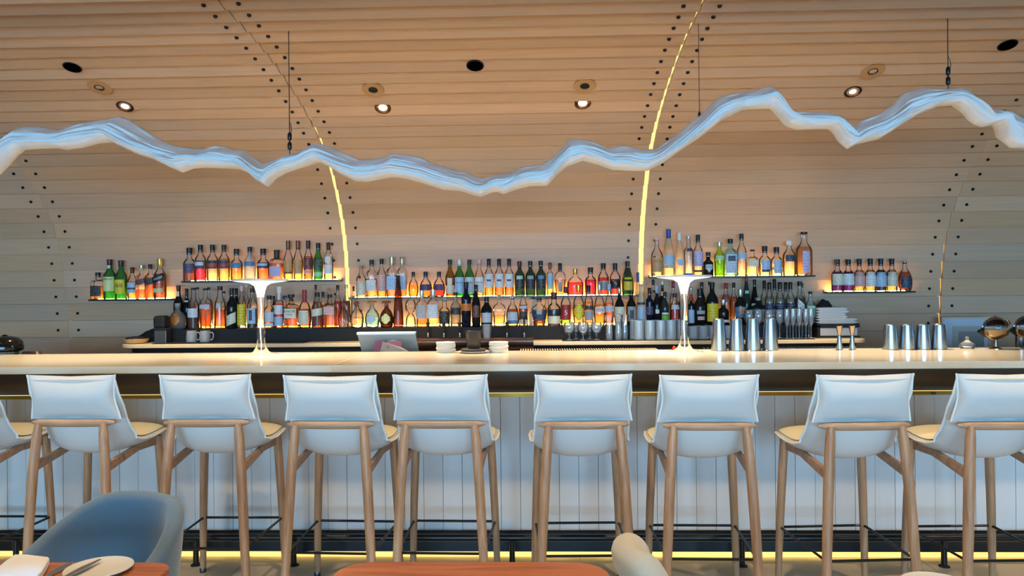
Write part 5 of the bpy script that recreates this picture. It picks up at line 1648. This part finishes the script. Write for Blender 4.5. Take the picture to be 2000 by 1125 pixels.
PX, PY = at_z(200, 1112, TZ).x, at_z(200, 1094, TZ).y - .082
plate(PX, PY, .081, 'small cream bread plate on the lower left table')
pq = at_z(1800, 1127, TZ)
plate(pq.x, pq.y - .075, .08, 'cream plate on the round table at the bottom right')


def blade(name, mat, label, cat, p0, p1, z0, z1, wids, th):
    a, b = Vector(p0), Vector(p1)
    d = (b - a).normalized()
    s = Vector((-d.y, d.x, 0))
    n = len(wids)
    vs = []
    for i, w_ in enumerate(wids):
        u = i / (n - 1)
        c = a.lerp(b, u)
        zz = z0 + (z1 - z0) * u
        for sg, dz in ((-1, 0), (1, 0), (1, th), (-1, th)):
            vs.append((c.x + s.x * sg * w_, c.y + s.y * sg * w_, zz + dz))
    fs = [(0, 1, 2, 3), tuple((n - 1) * 4 + k for k in (3, 2, 1, 0))]
    for i in range(n - 1):
        for k in range(4):
            fs.append((i * 4 + k, i * 4 + (k + 1) % 4, (i + 1) * 4 + (k + 1) % 4, (i + 1) * 4 + k))
    o0 = Vector((a.x, a.y, z0))
    mb = MB().add([(x - a.x, y - a.y, zz - z0) for x, y, zz in vs], fs)
    return tag(mb.build(name, mat, None, 40, loc=o0), label, cat)


k0, k1 = at_z(196, 1092, TZ + .014), at_z(132, 1124, TZ + .014)
k1 = k0 + (k1 - k0) * 1.7
blade('butter_knife', STEEL, 'steel butter knife laid across the bread plate', 'knife', (k0.x, k0.y, 0), (k1.x, k1.y, 0), TZ + .0125, TZ + .0125, [.003, .006, .009, .0085, .006, .005, .0055, .0045], .002)
f0, f1 = at_z(137, 1101, TZ), at_z(96, 1126, TZ)
f1 = f0 + (f1 - f0) * 1.9
blade('table_fork', STEEL, 'steel fork lying between napkin and bread plate', 'fork', (f0.x, f0.y, 0), (f1.x, f1.y, 0), TZ, TZ + .001, [.005, .0115, .012, .008, .004, .004, .006], .0025)
n0 = [at_z(px, py, TZ + .02) for px, py in ((28, 1083), (98, 1089), (74, 1130), (-24, 1122))]
cn = sum(n0, Vector()) / 4
mb = MB()
rows = []
NL = 9
vs, fs = [], []
for k, (dr, zz) in enumerate(((-.004, 0), (0, .004), (.001, .007), (-.002, .0095), (.001, .012), (.0, .017), (-.004, .0205))):
    for i in range(4):
        for f in (0, .34, .67):
            q = n0[i].lerp(n0[(i + 1) % 4], f)
            d = (q - cn)
            d.z = 0
            d2 = d * (1 + dr / d.length) * (.965 if f == 0 else 1)
            vs.append((d2.x, d2.y, zz + .0015 * math.sin(5 * f + i + k)))
for k in range(6):
    for i in range(12):
        fs.append((k * 12 + i, k * 12 + (i + 1) % 12, (k + 1) * 12 + (i + 1) % 12, (k + 1) * 12 + i))
fs.append(tuple(range(12))[::-1])
fs.append(tuple(72 + i for i in range(12)))
mb.add(vs, fs)
tag(mb.build('folded_napkin', plain('napkin_white', srgb(232, 232, 236), .8, bump=.2, nscale=60), None, 50, loc=(cn.x, cn.y, TZ + .002)), 'folded white napkin at the left edge of the walnut table', 'napkin')


def shell_chair(label, fab, loc, rz, top=.79, half=.27, span=118, low=.60, tk=1.0):
    """upholstered tub chair facing +Y in its own frame: wrap-round back shell, seat, four legs"""
    t = thing('lounge_chair', label, 'chair', loc, rz, 'upholstered tub chairs')
    rows = []
    NA = 28
    for i in range(NA + 1):
        u = -1 + 2 * i / NA
        a = math.radians(-90 + span * u)                    # round the back and forward along both arms
        ca, sa = math.cos(a), math.sin(a)
        rx, ry = half, half * .98
        fwd = max(0, abs(u) - .72) * .12
        ht = top - (top - low) * (min(1, max(0, abs(u) - .30) / .62)) ** 1.35
        ring = []
        for (dr, zz) in ((0, .40), (.018, .5), (.032, .6)):
            ring.append(((rx + dr) * ca, (ry + dr) * sa - 0 + fwd, min(zz, ht - .05)))
        out = .045
        for (dr, dz) in ((out + .0, -.03), (out - .004, -.012), (out - .016, -.002), (out - .028, 0), (out - .04, -.004), (out - .052, -.016), (out - .056, -.035)):
            dr = dr * tk
            dz = dz * tk
            ring.append(((rx + dr) * ca, (ry + dr) * sa + fwd, ht + dz))
        for (dr, zz) in ((-.024, .6), (-.04, .5), (-.05, .40)):
            dr = dr * tk
            ring.append(((rx + dr) * ca, (ry + dr) * sa + fwd, min(zz, ht - .055)))
        rows.append(ring)
    mb = MB().grid(rows, wrap=True)
    m_ = len(rows[0])
    mb.add(rows[0], [tuple(range(m_))])
    mb.add(rows[-1], [tuple(range(m_))[::-1]])
    mb.build('back_shell', fab, t, 'all', subsurf=1)
    MB().lathe([(half * .8, .38), (half * .9, .40), (half * .92, .44), (half * .85, .462), (.001, .468)], 32, cap1=False).build('seat_cushion', fab, t, True)
    for sx in (-1, 1):
        for sy2 in (-1, 1):
            MB().tube([(sx * .16, sy2 * .15, .39), (sx * .21, sy2 * .2, 0)], [.017, .011], 10).build('leg', OAK, t, True)
    return t


BLUE = plain('blue_fabric', srgb(96, 114, 126), .8, 0, .2, .08, 120, .3, 0, .3)
SAND = plain('sand_fabric', srgb(190, 182, 162), .85, 0, .2, .06, 140, .35, 0, .3)
p = at(196, 1080, 2.34)
shell_chair('blue upholstered tub chair behind the lower left table', BLUE, (p.x - .018, 2.335 - .02, 0), math.radians(180 - 22), .787, .228)
p = at(1290, 1080, 2.1)
shell_chair('pale grey upholstered tub chair beside the middle walnut table', SAND, (p.x + .19, 2.14, 0), math.radians(-90 + 6), .762, .235, 66, .54, 2.1)

# ------------------------------------------------------------------ lettering on the bottle labels
todo = []
for (lo, words, r, z, half, hgt, ink, n, sy, slope) in TEXT:
    cu_ = bpy.data.curves.new('lettering', 'FONT')
    cu_.body = words
    cu_.align_x = 'CENTER'
    cu_.align_y = 'CENTER'
    o = bpy.data.objects.new('lettering', cu_)
    C.objects.link(o)
    todo.append(o)
bpy.context.view_layer.update()
dg = bpy.context.evaluated_depsgraph_get()
for o, (lo, words, r, z, half, hgt, ink, n, sy, slope) in zip(todo, TEXT):
    me = bpy.data.meshes.new_from_object(o.evaluated_get(dg))
    co = np.array([v.co[:] for v in me.vertices])
    w_, h_ = np.ptp(co[:, 0]), np.ptp(co[:, 1])
    ha = math.radians(half)
    sx = 2 * r * math.sin(min(ha, 1.2)) * .9 / w_
    sh = min(hgt / h_, sx * 2.2)
    sx = min(sx, sh * 1.15)
    cy_ = (co[:, 1].max() + co[:, 1].min()) / 2
    for v, c in zip(me.vertices, co):
        X = c[0] * sx
        if n > 2.2:
            v.co = (X, -r * sy - .0003, z + (c[1] - cy_) * sh)
        else:
            a = X / r
            v.co = (r * math.sin(a), -r * math.cos(a) * sy - .0003, z + (c[1] - cy_) * sh + slope * a / ha)
    me.materials.clear()
    me.materials.append(plain('ink_' + ink, srgb(*PAP[ink][0]), .5))
    C.objects.unlink(o)
    bpy.data.objects.remove(o)
    link('lettering', me, lo)
